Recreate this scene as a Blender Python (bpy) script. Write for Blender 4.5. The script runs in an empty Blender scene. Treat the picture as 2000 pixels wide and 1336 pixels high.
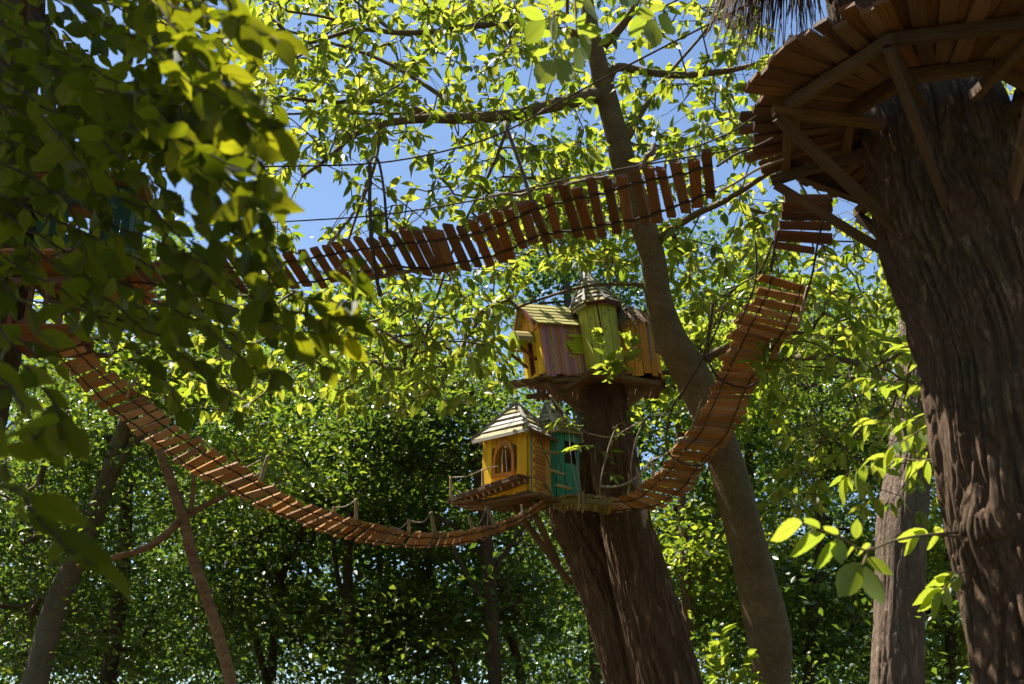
import bpy, bmesh, math, random
import numpy as np
from mathutils import Vector, Matrix

random.seed(11)
RNG = np.random.default_rng(11)
sc = bpy.context.scene
COL = sc.collection

# ------------------------------------------------------------------ camera
TILT = math.radians(22.0)
CAMZ = 1.6
FPX = 2222.0                       # focal length in photo pixels (photo 2000 x 1336), 40 mm on 36 mm
cam_d = bpy.data.cameras.new('camera')
cam = bpy.data.objects.new('camera', cam_d)
COL.objects.link(cam)
cam.location = (0, 0, CAMZ)
cam.rotation_euler = (math.pi / 2 + TILT, 0, 0)
cam_d.lens = 40.0
cam_d.sensor_width = 36.0
cam_d.clip_end = 2000
cam_d.dof.use_dof = True
cam_d.dof.focus_distance = 9.5
cam_d.dof.aperture_fstop = 3.6
sc.camera = cam

# ------------------------------------------------------------------ light
SUN_AZ = math.radians(-63)         # from +Y, positive to the right
SUN_EL = math.radians(64)
world = bpy.data.worlds.new('World')
sc.world = world
world.use_nodes = True
wn = world.node_tree
bg = wn.nodes['Background']
sky = wn.nodes.new('ShaderNodeTexSky')
sky.sky_type = 'NISHITA'
sky.sun_disc = False
sky.sun_elevation = SUN_EL
sky.sun_rotation = SUN_AZ
sky.air_density = 1.0
sky.dust_density = 0.4
sky.ozone_density = 2.6
wn.links.new(sky.outputs['Color'], bg.inputs['Color'])
bg.inputs['Strength'].default_value = 0.07
sun_d = bpy.data.lights.new('sun', 'SUN')
sun_d.energy = 5.0
sun_d.angle = math.radians(0.53)
sun_d.color = (1.0, 0.93, 0.80)
sun = bpy.data.objects.new('sun', sun_d)
COL.objects.link(sun)
SUN_DIR = Vector((math.sin(SUN_AZ) * math.cos(SUN_EL), math.cos(SUN_AZ) * math.cos(SUN_EL), math.sin(SUN_EL)))
sun.rotation_euler = (-SUN_DIR).to_track_quat('-Z', 'Y').to_euler()
sun.location = (-6, 6, 30)

sc.view_settings.view_transform = 'Standard'
sc.view_settings.look = 'None'
sc.view_settings.exposure = 1.5
sc.view_settings.gamma = 1.0
sc.view_settings.use_curve_mapping = False
sc.render.engine = 'CYCLES'
cy = sc.cycles
cy.use_denoising = True
cy.denoiser = 'OPENIMAGEDENOISE'
cy.adaptive_threshold = 0.025
cy.max_bounces = 5
cy.diffuse_bounces = 3
cy.glossy_bounces = 2
cy.transmission_bounces = 3
cy.sample_clamp_indirect = 8.0
cy.caustics_reflective = False
cy.caustics_refractive = False

# ------------------------------------------------------------------ geometry helpers
CT, ST = math.cos(TILT), math.sin(TILT)


def ray(px, py):
    u = (px - 1000.0) / FPX
    v = (668.0 - py) / FPX
    return np.array([u, CT - v * ST, ST + v * CT])


def P(px, py, Y):
    """the world point at distance Y ahead of the camera that the photograph shows at (px, py)"""
    r = ray(px, py)
    return np.array([0, 0, CAMZ]) + r * (Y / r[1])


def MPP(py, Y):
    """metres per photo pixel there"""
    v = (668.0 - py) / FPX
    return Y / (CT - v * ST) / FPX


def PZ(px, py, z):
    r = ray(px, py)
    return np.array([0, 0, CAMZ]) + r * ((z - CAMZ) / r[2])


def nrm(v):
    v = np.asarray(v, float)
    return v / (np.linalg.norm(v) + 1e-12)


def catmull(pts, n):
    pts = np.asarray(pts, float)
    if len(pts) == 2:
        t = np.linspace(0, 1, n)[:, None]
        return pts[0] * (1 - t) + pts[1] * t
    p = np.vstack([2 * pts[0] - pts[1], pts, 2 * pts[-1] - pts[-2]])
    seg = len(pts) - 1
    out = []
    for s in np.linspace(0, seg, n):
        i = min(int(s), seg - 1)
        t = s - i
        a, b, c, d = p[i], p[i + 1], p[i + 2], p[i + 3]
        out.append(0.5 * ((2 * b) + (-a + c) * t + (2 * a - 5 * b + 4 * c - d) * t * t + (-a + 3 * b - 3 * c + d) * t ** 3))
    return np.array(out)


def frames(pts):
    pts = np.asarray(pts, float)
    tan = np.gradient(pts, axis=0)
    tan /= np.linalg.norm(tan, axis=1)[:, None] + 1e-12
    ref = np.array([0.31, -0.82, 0.1])
    if abs(np.dot(nrm(ref), tan[0])) > 0.95:
        ref = np.array([1.0, 0, 0])
    a = np.zeros_like(pts)
    prev = ref
    for i in range(len(pts)):
        x = prev - tan[i] * np.dot(prev, tan[i])
        x = nrm(x)
        a[i] = x
        prev = x
    b = np.cross(tan, a)
    return tan, a, b


class MB:
    """collects geometry for one mesh"""

    def __init__(self):
        self.v, self.f, self.n = [], [], 0

    def add(self, v, f):
        v = np.asarray(v, float)
        self.v.append(v)
        self.f.extend([[i + self.n for i in q] for q in f])
        self.n += len(v)

    def tube(self, pts, rad, sides=6, cap=True, disp=None):
        pts = np.asarray(pts, float)
        n = len(pts)
        rad = np.broadcast_to(np.asarray(rad, float), (n,))
        _, a, b = frames(pts)
        th = np.linspace(0, 2 * math.pi, sides, endpoint=False)
        R = rad[:, None] if disp is None else rad[:, None] + disp
        V = pts[:, None, :] + R[..., None] * (np.cos(th)[None, :, None] * a[:, None, :] + np.sin(th)[None, :, None] * b[:, None, :])
        V = V.reshape(-1, 3)
        F = []
        for i in range(n - 1):
            for j in range(sides):
                k = (j + 1) % sides
                F.append((i * sides + j, i * sides + k, (i + 1) * sides + k, (i + 1) * sides + j))
        if cap:
            F.append(tuple(range(sides - 1, -1, -1)))
            F.append(tuple((n - 1) * sides + j for j in range(sides)))
        self.add(V, F)

    def box(self, c, ax, ay, az):
        c, ax, ay, az = [np.asarray(q, float) for q in (c, ax, ay, az)]
        V = [c + sx * ax / 2 + sy * ay / 2 + sz * az / 2 for sx in (-1, 1) for sy in (-1, 1) for sz in (-1, 1)]
        F = [(0, 1, 3, 2), (4, 6, 7, 5), (0, 4, 5, 1), (2, 3, 7, 6), (0, 2, 6, 4), (1, 5, 7, 3)]
        self.add(V, F)

    def build(self, name, mat, parent=None, smooth=False, base=None):
        base = np.zeros(3) if base is None else np.asarray(base, float)
        if parent is not None:
            base = np.array(parent.get('_base', (0, 0, 0)))
        V = (np.vstack(self.v) - base) if self.v else np.zeros((0, 3))
        me = bpy.data.meshes.new(name)
        me.from_pydata(V.tolist(), [], self.f)
        if smooth:
            me.polygons.foreach_set('use_smooth', [True] * len(me.polygons))
        if mat is not None:
            me.materials.append(mat)
        o = bpy.data.objects.new(name, me)
        COL.objects.link(o)
        if parent is not None:
            o.parent = parent
        else:
            o.location = base
        o['_base'] = [float(q) for q in base]
        return o


def part(name, parent):
    """a part that is made of pieces: an Empty where its thing stands"""
    o = bpy.data.objects.new(name, None)
    o.empty_display_size = 0.05
    COL.objects.link(o)
    o.parent = parent
    o['_base'] = list(parent['_base'])
    return o


def thing(name, base, label, category, group=None):
    o = bpy.data.objects.new(name, None)
    o.empty_display_size = 0.1
    COL.objects.link(o)
    o.location = [float(q) for q in base]
    o['_base'] = [float(q) for q in base]
    o['label'] = label
    o['category'] = category
    if group:
        o['group'] = group
    return o


def tag(o, label, category, group=None):
    o['label'] = label
    o['category'] = category
    if group:
        o['group'] = group
    return o


def place(me, name, parent, origin, ax, ay, az):
    """links one piece: unit mesh spanned by the axes ax, ay, az about origin (world), under parent"""
    o = bpy.data.objects.new(name, me)
    COL.objects.link(o)
    b = np.array(parent.get('_base', (0, 0, 0)))
    c = np.asarray(origin, float) - b
    M = Matrix(((ax[0], ay[0], az[0], c[0]), (ax[1], ay[1], az[1], c[1]), (ax[2], ay[2], az[2], c[2]), (0, 0, 0, 1)))
    o.parent = parent
    o.matrix_basis = M
    return o


# ------------------------------------------------------------------ noise
class VNoise:
    def __init__(self, seed, nu, nv=64):
        self.g = np.random.default_rng(seed).random((nv, nu))
        self.nu, self.nv = nu, nv

    def __call__(self, u, v):
        """u in [0,1) wraps nu cells, v in cells"""
        u = np.mod(u, 1.0) * self.nu
        iu = np.floor(u).astype(int)
        iv = np.floor(v).astype(int)
        fu, fv = u - iu, v - iv
        fu = fu * fu * (3 - 2 * fu)
        fv = fv * fv * (3 - 2 * fv)
        g = self.g
        a = g[iv % self.nv, iu % self.nu]
        b = g[iv % self.nv, (iu + 1) % self.nu]
        c = g[(iv + 1) % self.nv, iu % self.nu]
        d = g[(iv + 1) % self.nv, (iu + 1) % self.nu]
        return (a * (1 - fu) + b * fu) * (1 - fv) + (c * (1 - fu) + d * fu) * fv


# ------------------------------------------------------------------ materials
MATS = {}


def new_mat(name):
    m = bpy.data.materials.new(name)
    m.use_nodes = True
    nt = m.node_tree
    return m, nt, nt.nodes['Principled BSDF'], nt.nodes['Material Output']


def N(nt, kind, **kw):
    n = nt.nodes.new(kind)
    for k, v in kw.items():
        if k in ('operation', 'blend_type', 'data_type', 'noise_dimensions', 'attribute_name', 'wave_type', 'bands_direction', 'feature', 'distance'):
            setattr(n, k, v)
        else:
            n.inputs[k].default_value = v
    return n


def ramp(nt, fac, stops):
    r = nt.nodes.new('ShaderNodeValToRGB')
    e = r.color_ramp.elements
    while len(e) < len(stops):
        e.new(0.5)
    for i, (p, c) in enumerate(stops):
        e[i].position = p
        e[i].color = (c[0], c[1], c[2], 1)
    nt.links.new(fac, r.inputs['Fac'])
    return r.outputs['Color']


def mixc(nt, fac, a, b, mode='MIX'):
    m = nt.nodes.new('ShaderNodeMix')
    m.data_type = 'RGBA'
    m.blend_type = mode
    for s, val in ((0, fac), (6, a), (7, b)):
        if isinstance(val, (int, float)):
            m.inputs[s].default_value = val
        elif isinstance(val, tuple):
            m.inputs[s].default_value = (val[0], val[1], val[2], 1)
        else:
            nt.links.new(val, m.inputs[s])
    return m.outputs[2]


def mth(nt, op, a, b=None, c=None):
    m = nt.nodes.new('ShaderNodeMath')
    m.operation = op
    for i, val in enumerate((a, b, c)):
        if val is None:
            continue
        if isinstance(val, (int, float)):
            m.inputs[i].default_value = val
        else:
            nt.links.new(val, m.inputs[i])
    return m.outputs[0]


def noise(nt, scale, vec=None, detail=4.0, rough=0.6):
    n = nt.nodes.new('ShaderNodeTexNoise')
    n.inputs['Scale'].default_value = scale
    n.inputs['Detail'].default_value = detail
    n.inputs['Roughness'].default_value = rough
    if vec is not None:
        nt.links.new(vec, n.inputs['Vector'])
    return n.outputs['Fac']


def mapped(nt, scale, coord='Object', rnd=True):
    tc = nt.nodes.new('ShaderNodeTexCoord')
    mp = nt.nodes.new('ShaderNodeMapping')
    mp.inputs['Scale'].default_value = scale
    nt.links.new(tc.outputs[coord], mp.inputs['Vector'])
    if rnd:
        oi = nt.nodes.new('ShaderNodeObjectInfo')
        cb = nt.nodes.new('ShaderNodeCombineXYZ')
        for i in range(3):
            nt.links.new(mth(nt, 'MULTIPLY', oi.outputs['Random'], 37.0 + 11 * i), cb.inputs[i])
        nt.links.new(cb.outputs[0], mp.inputs['Location'])
    return mp.outputs['Vector']


def wood(name, dark, mid, light, scale=(2.2, 18, 6), wear=None, rough=0.75, grain=0.35):
    """boards: object space X runs along the board"""
    m, nt, bs, out = new_mat(name)
    vec = mapped(nt, scale)
    g = noise(nt, 1.0, vec, 6, 0.65)
    oi = nt.nodes.new('ShaderNodeObjectInfo')
    c = ramp(nt, g, [(0.28, dark), (0.5, mid), (0.75, light)])
    tone = mth(nt, 'MULTIPLY_ADD', oi.outputs['Random'], 0.7, 0.62)
    hsv = nt.nodes.new('ShaderNodeHueSaturation')
    nt.links.new(c, hsv.inputs['Color'])
    nt.links.new(tone, hsv.inputs['Value'])
    nt.links.new(mth(nt, 'MULTIPLY_ADD', mth(nt, 'FRACT', mth(nt, 'MULTIPLY', oi.outputs['Random'], 7.31)), 0.30, 0.78), hsv.inputs['Saturation'])
    col = hsv.outputs['Color']
    v2 = mapped(nt, (3, 3, 3))
    if wear is not None:
        w = noise(nt, 1.3, v2, 5, 0.7)
        col = mixc(nt, ramp(nt, w, [(0.55, (0, 0, 0)), (0.7, (0.75, 0.75, 0.75))]), col, wear)
    knots = nt.nodes.new('ShaderNodeTexVoronoi')
    knots.inputs['Scale'].default_value = 1.6
    nt.links.new(mapped(nt, (1.2, 2.0, 2.0)), knots.inputs['Vector'])
    kn = ramp(nt, knots.outputs['Distance'], [(0.06, (0.85, 0.85, 0.85)), (0.14, (0, 0, 0))])
    col = mixc(nt, kn, col, (dark[0] * 0.5, dark[1] * 0.5, dark[2] * 0.5))
    nt.links.new(col, bs.inputs['Base Color'])
    bs.inputs['Roughness'].default_value = rough
    bs.inputs['Specular IOR Level'].default_value = 0.25
    bp = nt.nodes.new('ShaderNodeBump')
    bp.inputs['Strength'].default_value = grain
    bp.inputs['Distance'].default_value = 0.004
    nt.links.new(g, bp.inputs['Height'])
    nt.links.new(bp.outputs[0], bs.inputs['Normal'])
    MATS[name] = m
    return m


def paint(name, col, wear=(0.16, 0.11, 0.07), amount=0.57):
    m, nt, bs, out = new_mat(name)
    vec = mapped(nt, (2.0, 14, 5))
    g = noise(nt, 1.0, vec, 6, 0.7)
    dk = tuple(c * 0.68 for c in col)
    lt = tuple(min(1, c * 1.18 + 0.01) for c in col)
    c = ramp(nt, g, [(0.3, dk), (0.55, col), (0.8, lt)])
    oi = nt.nodes.new('ShaderNodeObjectInfo')
    hsv = nt.nodes.new('ShaderNodeHueSaturation')
    nt.links.new(c, hsv.inputs['Color'])
    nt.links.new(mth(nt, 'MULTIPLY_ADD', oi.outputs['Random'], 0.36, 0.80), hsv.inputs['Value'])
    nt.links.new(mth(nt, 'MULTIPLY_ADD', oi.outputs['Random'], 0.018, 0.491), hsv.inputs['Hue'])
    w = noise(nt, 2.6, mapped(nt, (1.0, 4, 4)), 6, 0.75)
    col2 = mixc(nt, ramp(nt, w, [(amount, (0, 0, 0)), (amount + 0.08, (0.8, 0.8, 0.8))]), hsv.outputs['Color'], wear)
    nt.links.new(col2, bs.inputs['Base Color'])
    bs.inputs['Roughness'].default_value = 0.62
    bs.inputs['Specular IOR Level'].default_value = 0.3
    bp = nt.nodes.new('ShaderNodeBump')
    bp.inputs['Strength'].default_value = 0.3
    bp.inputs['Distance'].default_value = 0.003
    nt.links.new(g, bp.inputs['Height'])
    nt.links.new(bp.outputs[0], bs.inputs['Normal'])
    MATS[name] = m
    return m


def bark(name, dark, mid, light, scale=(16, 16, 2.2), bump=0.6, dist=0.02, moss=None, rough=0.9):
    m, nt, bs, out = new_mat(name)
    vec = mapped(nt, scale)
    g = noise(nt, 1.0, vec, 8, 0.7)
    big = noise(nt, 1.2, mapped(nt, (1, 1, 0.7)), 4, 0.6)
    c = ramp(nt, g, [(0.3, dark), (0.52, mid), (0.75, light)])
    c = mixc(nt, ramp(nt, big, [(0.35, (0, 0, 0)), (0.75, (0.6, 0.6, 0.6))]), c, light)
    if moss is not None:
        mo = noise(nt, 2.1, mapped(nt, (1.5, 1.5, 0.8)), 6, 0.7)
        c = mixc(nt, ramp(nt, mo, [(0.5, (0, 0, 0)), (0.72, (0.7, 0.7, 0.7))]), c, moss)
    spk = ramp(nt, noise(nt, 60.0, mapped(nt, (1, 1, 0.5)), 5, 0.7), [(0.32, (0.62, 0.6, 0.58)), (0.6, (1.05, 1.05, 1.05)), (0.75, (1.35, 1.32, 1.28))])
    c = mixc(nt, 1.0, c, spk, 'MULTIPLY')
    nt.links.new(c, bs.inputs['Base Color'])
    bs.inputs['Roughness'].default_value = rough
    bs.inputs['Specular IOR Level'].default_value = 0.2
    fine = noise(nt, 1.0, mapped(nt, tuple(q * 3 for q in scale)), 6, 0.7)
    crack = mth(nt, 'POWER', mth(nt, 'MINIMUM', mth(nt, 'MULTIPLY', mth(nt, 'ABSOLUTE', mth(nt, 'SUBTRACT', g, 0.5)), 9.0), 1.0), 0.6)
    h = mth(nt, 'MULTIPLY_ADD', fine, 0.6, crack)
    bp = nt.nodes.new('ShaderNodeBump')
    bp.inputs['Strength'].default_value = bump
    bp.inputs['Distance'].default_value = dist
    nt.links.new(h, bp.inputs['Height'])
    nt.links.new(bp.outputs[0], bs.inputs['Normal'])
    MATS[name] = m
    return m


def leafmat(name, top, top2, through, through2, mix=0.5, rough=0.42, spec=0.45, veins=False):
    """leaf blade: reflects on top, lets sunlight through; each leaf its own tint"""
    m, nt, bs, out = new_mat(name)
    at = nt.nodes.new('ShaderNodeAttribute')
    at.attribute_name = 'tint'
    oi = nt.nodes.new('ShaderNodeObjectInfo')
    f = mth(nt, 'FRACT', mth(nt, 'ADD', at.outputs['Fac'], oi.outputs['Random']))
    a = mixc(nt, f, top, top2)
    b = mixc(nt, f, through, through2)
    if veins:
        uv = nt.nodes.new('ShaderNodeUVMap')
        sp = nt.nodes.new('ShaderNodeSeparateXYZ')
        nt.links.new(uv.outputs['UV'], sp.inputs[0])
        au = mth(nt, 'ABSOLUTE', mth(nt, 'SUBTRACT', sp.outputs[0], 0.5))
        mid = mth(nt, 'LESS_THAN', au, 0.022)
        ph = mth(nt, 'SUBTRACT', mth(nt, 'MULTIPLY', sp.outputs[1], 11.0), mth(nt, 'MULTIPLY', au, 7.0))
        side = mth(nt, 'LESS_THAN', mth(nt, 'FRACT', ph), 0.13)
        vm = mth(nt, 'MAXIMUM', mid, mth(nt, 'MULTIPLY', side, 0.6))
        a = mixc(nt, mth(nt, 'MULTIPLY', vm, 0.5), a, (0.16, 0.2, 0.05))
        b = mixc(nt, mth(nt, 'MULTIPLY', vm, 0.65), b, (through[0] * 0.35, through[1] * 0.4, through[2] * 0.3))
    nt.links.new(a, bs.inputs['Base Color'])
    bs.inputs['Roughness'].default_value = rough
    bs.inputs['Specular IOR Level'].default_value = spec
    tr = nt.nodes.new('ShaderNodeBsdfTranslucent')
    nt.links.new(b, tr.inputs['Color'])
    mx = nt.nodes.new('ShaderNodeMixShader')
    mx.inputs[0].default_value = mix
    nt.links.new(bs.outputs[0], mx.inputs[1])
    nt.links.new(tr.outputs[0], mx.inputs[2])
    nt.links.new(mx.outputs[0], out.inputs['Surface'])
    MATS[name] = m
    return m


wood('plank_orange', (0.17, 0.07, 0.022), (0.36, 0.16, 0.05), (0.5, 0.26, 0.1), wear=(0.27, 0.19, 0.12))
wood('plank_red', (0.075, 0.032, 0.015), (0.17, 0.068, 0.027), (0.26, 0.115, 0.05))
wood('plank_mossy', (0.13, 0.10, 0.035), (0.26, 0.21, 0.07), (0.36, 0.31, 0.13), wear=(0.16, 0.2, 0.05))
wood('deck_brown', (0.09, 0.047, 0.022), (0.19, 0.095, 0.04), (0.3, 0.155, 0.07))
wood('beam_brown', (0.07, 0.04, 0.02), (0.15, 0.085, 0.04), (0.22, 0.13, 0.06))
wood('weathered', (0.2, 0.18, 0.16), (0.35, 0.33, 0.305), (0.54, 0.52, 0.49), wear=(0.2, 0.15, 0.1))
wood('post_wood', (0.15, 0.11, 0.04), (0.3, 0.22, 0.085), (0.42, 0.33, 0.15))
wood('driftwood', (0.07, 0.05, 0.035), (0.15, 0.11, 0.075), (0.26, 0.2, 0.14), scale=(6, 6, 6))
paint('yellow_paint', (0.85, 0.5, 0.02), amount=0.64)
paint('orange_paint', (0.68, 0.31, 0.06))
paint('brick_orange', (0.52, 0.22, 0.03))
paint('purple_paint', (0.50, 0.25, 0.34), amount=0.58)
paint('lime_paint', (0.58, 0.60, 0.12), amount=0.58)
paint('shutter_lime', (0.44, 0.5, 0.02), amount=0.72)
paint('moss_roof', (0.34, 0.31, 0.10), wear=(0.12, 0.12, 0.05), amount=0.55)
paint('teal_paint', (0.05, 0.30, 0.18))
paint('teal_dark', (0.014, 0.06, 0.036))  # the leaf-hidden hut's shadow put into a darker copy of the teal
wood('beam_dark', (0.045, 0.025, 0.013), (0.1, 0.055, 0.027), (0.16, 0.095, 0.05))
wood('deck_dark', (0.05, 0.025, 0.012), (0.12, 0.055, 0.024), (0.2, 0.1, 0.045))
paint('squiggle_yellow', (0.6, 0.47, 0.05), amount=0.75)
paint('squiggle_olive', (0.17, 0.19, 0.05), amount=0.75)
paint('blue_paint', (0.13, 0.27, 0.36), amount=0.7)
paint('maroon_paint', (0.16, 0.035, 0.03), amount=0.75)
paint('white_paint', (0.7, 0.7, 0.68), amount=0.72)
bark('bark_brown', (0.095, 0.053, 0.03), (0.215, 0.125, 0.073), (0.34, 0.21, 0.13), scale=(18, 18, 4), bump=0.9, dist=0.025, moss=(0.19, 0.14, 0.08))
bark('bark_fore', (0.09, 0.053, 0.033), (0.2, 0.122, 0.076), (0.34, 0.23, 0.155), scale=(26, 26, 7.0), bump=1.0, dist=0.022, moss=(0.16, 0.14, 0.075))
bark('bark_column', (0.13, 0.088, 0.065), (0.25, 0.175, 0.13), (0.38, 0.29, 0.22), scale=(18, 18, 4.5), bump=0.9, dist=0.025, moss=(0.2, 0.17, 0.1))
bark('bark_smooth', (0.075, 0.05, 0.024), (0.13, 0.09, 0.045), (0.19, 0.135, 0.07), scale=(5, 5, 9), bump=0.25, dist=0.008, moss=(0.1, 0.1, 0.03), rough=0.75)
bark('bark_birch', (0.08, 0.035, 0.018), (0.2, 0.105, 0.055), (0.32, 0.2, 0.12), scale=(3, 3, 16), bump=0.35, dist=0.01)
bark('bark_grey', (0.06, 0.045, 0.03), (0.13, 0.1, 0.07), (0.21, 0.17, 0.125), scale=(8, 8, 5), bump=0.5)
bark('bark_dark', (0.035, 0.024, 0.016), (0.08, 0.055, 0.035), (0.13, 0.095, 0.065), scale=(10, 10, 3))
bark('pale_wood', (0.2, 0.14, 0.09), (0.36, 0.27, 0.19), (0.48, 0.4, 0.31), scale=(20, 20, 1.5), bump=0.5)  # pale wood; on the trunk strip it stands in for sunlight
bark('rope_dark', (0.035, 0.025, 0.022), (0.07, 0.05, 0.042), (0.11, 0.085, 0.07), scale=(60, 60, 60), bump=0.4, dist=0.003)
bark('rope_pale', (0.2, 0.16, 0.12), (0.36, 0.3, 0.24), (0.5, 0.44, 0.37), scale=(60, 60, 60), bump=0.4, dist=0.003)
bark('thatch_twig', (0.05, 0.033, 0.022), (0.11, 0.075, 0.05), (0.2, 0.145, 0.1), scale=(20, 20, 20), bump=0.4)
bark('thatch_pale', (0.14, 0.1, 0.07), (0.27, 0.2, 0.15), (0.4, 0.31, 0.24), scale=(20, 20, 20), bump=0.4)
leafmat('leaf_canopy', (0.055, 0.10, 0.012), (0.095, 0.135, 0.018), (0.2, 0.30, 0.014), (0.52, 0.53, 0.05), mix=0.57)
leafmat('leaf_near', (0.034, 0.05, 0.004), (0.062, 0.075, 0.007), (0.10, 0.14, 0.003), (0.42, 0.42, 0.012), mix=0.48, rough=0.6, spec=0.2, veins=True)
leafmat('leaf_sprig', (0.08, 0.14, 0.025), (0.10, 0.16, 0.03), (0.35, 0.46, 0.03), (0.5, 0.54, 0.05), mix=0.5, veins=True)
leafmat('leaf_wood', (0.024, 0.058, 0.012), (0.06, 0.1, 0.018), (0.08, 0.17, 0.016), (0.31, 0.40, 0.03), mix=0.42, rough=0.36, spec=0.5)
leafmat('leaf_fresh', (0.05, 0.095, 0.012), (0.085, 0.13, 0.018), (0.26, 0.38, 0.02), (0.52, 0.56, 0.04), mix=0.52, rough=0.4, spec=0.4)
leafmat('leaf_far', (0.022, 0.06, 0.018), (0.052, 0.1, 0.02), (0.055, 0.14, 0.022), (0.24, 0.36, 0.04), mix=0.42, rough=0.36, spec=0.5)

mg, nt, bs, out = new_mat('forest_floor')
v = mapped(nt, (1, 1, 1), rnd=False)
c = ramp(nt, noise(nt, 0.8, v, 8, 0.7), [(0.3, (0.06, 0.045, 0.025)), (0.5, (0.14, 0.1, 0.05)), (0.62, (0.1, 0.11, 0.035)), (0.8, (0.07, 0.1, 0.03))])
nt.links.new(c, bs.inputs['Base Color'])
bs.inputs['Roughness'].default_value = 0.95
bp = nt.nodes.new('ShaderNodeBump')
bp.inputs['Distance'].default_value = 0.05
nt.links.new(noise(nt, 9, v, 8, 0.7), bp.inputs['Height'])
nt.links.new(bp.outputs[0], bs.inputs['Normal'])
MATS['forest_floor'] = mg

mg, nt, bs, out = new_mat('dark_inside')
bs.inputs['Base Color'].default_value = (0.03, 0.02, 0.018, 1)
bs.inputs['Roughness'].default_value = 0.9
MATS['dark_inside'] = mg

# ------------------------------------------------------------------ unit boards (12 to 44 triangles, shared)
def board_mesh(name, mat, seed, ragged=0.0, segs=3):
    """spans -0.5..0.5 on each axis, X along the board; sawn ends a little off square"""
    r = random.Random(seed)
    rows = []
    for i in range(segs + 1):
        x = -0.5 + i / segs
        row = []
        for (y, z) in ((-0.5, -0.5), (0.5, -0.5), (0.5, 0.5), (-0.5, 0.5)):
            xx = x
            if i in (0, segs):
                xx += r.uniform(-1, 1) * 0.012 + (ragged * r.uniform(-1, 1) if i == 0 else 0)
            row.append((xx, y * (1 + r.uniform(-0.09, 0.05)), z * (1 + r.uniform(-0.1, 0.06)) + r.uniform(-0.06, 0.06)))
        rows.append(row)
    V = [p for row in rows for p in row]
    F = []
    for i in range(segs):
        for j in range(4):
            k = (j + 1) % 4
            F.append((i * 4 + j, i * 4 + k, (i + 1) * 4 + k, (i + 1) * 4 + j))
    F.append((3, 2, 1, 0))
    F.append(tuple(segs * 4 + j for j in range(4)))
    me = bpy.data.meshes.new(name)
    me.from_pydata(V, [], F)
    bm = bmesh.new()
    bm.from_mesh(me)
    bmesh.ops.recalc_face_normals(bm, faces=bm.faces)
    bm.to_mesh(me)
    bm.free()
    me.materials.append(MATS[mat])
    return me


_boards = {}


def board_of(mat, ragged=0.0):
    key = (mat, ragged)
    if key not in _boards:
        _boards[key] = [board_mesh('board_' + mat, mat, hash((mat, k)) % 9999 if False else sum(map(ord, mat)) + 31 * k, ragged) for k in range(6)]
    return random.choice(_boards[key])


def board(name, parent, a, b, width, thick, up, mat, ragged=0.0):
    """a board from a to b; up gives roughly the direction of its thickness"""
    a, b = np.asarray(a, float), np.asarray(b, float)
    d = b - a
    x = nrm(d)
    y = nrm(np.cross(up, x))
    z = np.cross(x, y)
    return place(board_of(mat, ragged), name, parent, (a + b) / 2, d, y * width, z * thick)


def rope(name, parent, pts, r, mat='rope_dark', n=None, sides=5):
    mb = MB()
    n = n or max(6, 5 * len(pts))
    mb.tube(catmull(pts, n), r, sides)
    return mb.build(name, MATS[mat], parent, smooth=True)


def stick(name, parent, pts, r0, r1, mat, sides=6, wob=0.0):
    q = catmull(pts, max(5, 4 * len(pts)))
    if wob:
        q = q + RNG.normal(0, wob, q.shape)
    mb = MB()
    mb.tube(q, np.linspace(r0, r1, len(q)), sides)
    return mb.build(name, MATS[mat], parent, smooth=True)


def pxs(lst):
    return np.array([P(*q) for q in lst])


# ------------------------------------------------------------------ leaves
def leaf_template(nl=6, w=0.42, droop=0.18, fold=0.25, teeth=0.0, two=False):
    """leaf along +Y length 1, width w, folded along the midrib; returns verts, faces, uv"""
    if two:
        V = np.array([[0, 0, 0], [-w / 2, 0.45, fold * w / 2], [w / 2, 0.45, fold * w / 2], [0, 1, -droop]])
        return V, np.array([[0, 2, 3], [0, 3, 1]]), np.array([[.5, 0], [0, .45], [1, .45], [.5, 1]])
    V, F, U = [], [], []
    for i in range(nl + 1):
        t = i / nl
        prof = (math.sin(math.pi * min(1, t ** 0.85)) ** 0.8) if 0 < t < 1 else 0.0
        if t > 0.75:
            prof *= 1 - 0.35 * (t - 0.75) / 0.25
        hw = w / 2 * prof * (1 + (teeth if i % 2 else -teeth))
        hw = max(hw, 0.012)
        z0 = -droop * t * t
        for s in (-1, 0, 1):
            V.append((s * hw, t, z0 + abs(s) * hw * fold))
            U.append((0.5 + 0.5 * s, t))
    for i in range(nl):
        for j in range(2):
            a = i * 3 + j
            F.append((a, a + 1, a + 4, a + 3))
    return np.array(V), np.array(F), np.array(U)


def leaf_frames(d, n):
    d = d / (np.linalg.norm(d, axis=1)[:, None] + 1e-9)
    x = np.cross(d, n)
    x /= np.linalg.norm(x, axis=1)[:, None] + 1e-9
    z = np.cross(x, d)
    return x, d, z


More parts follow.
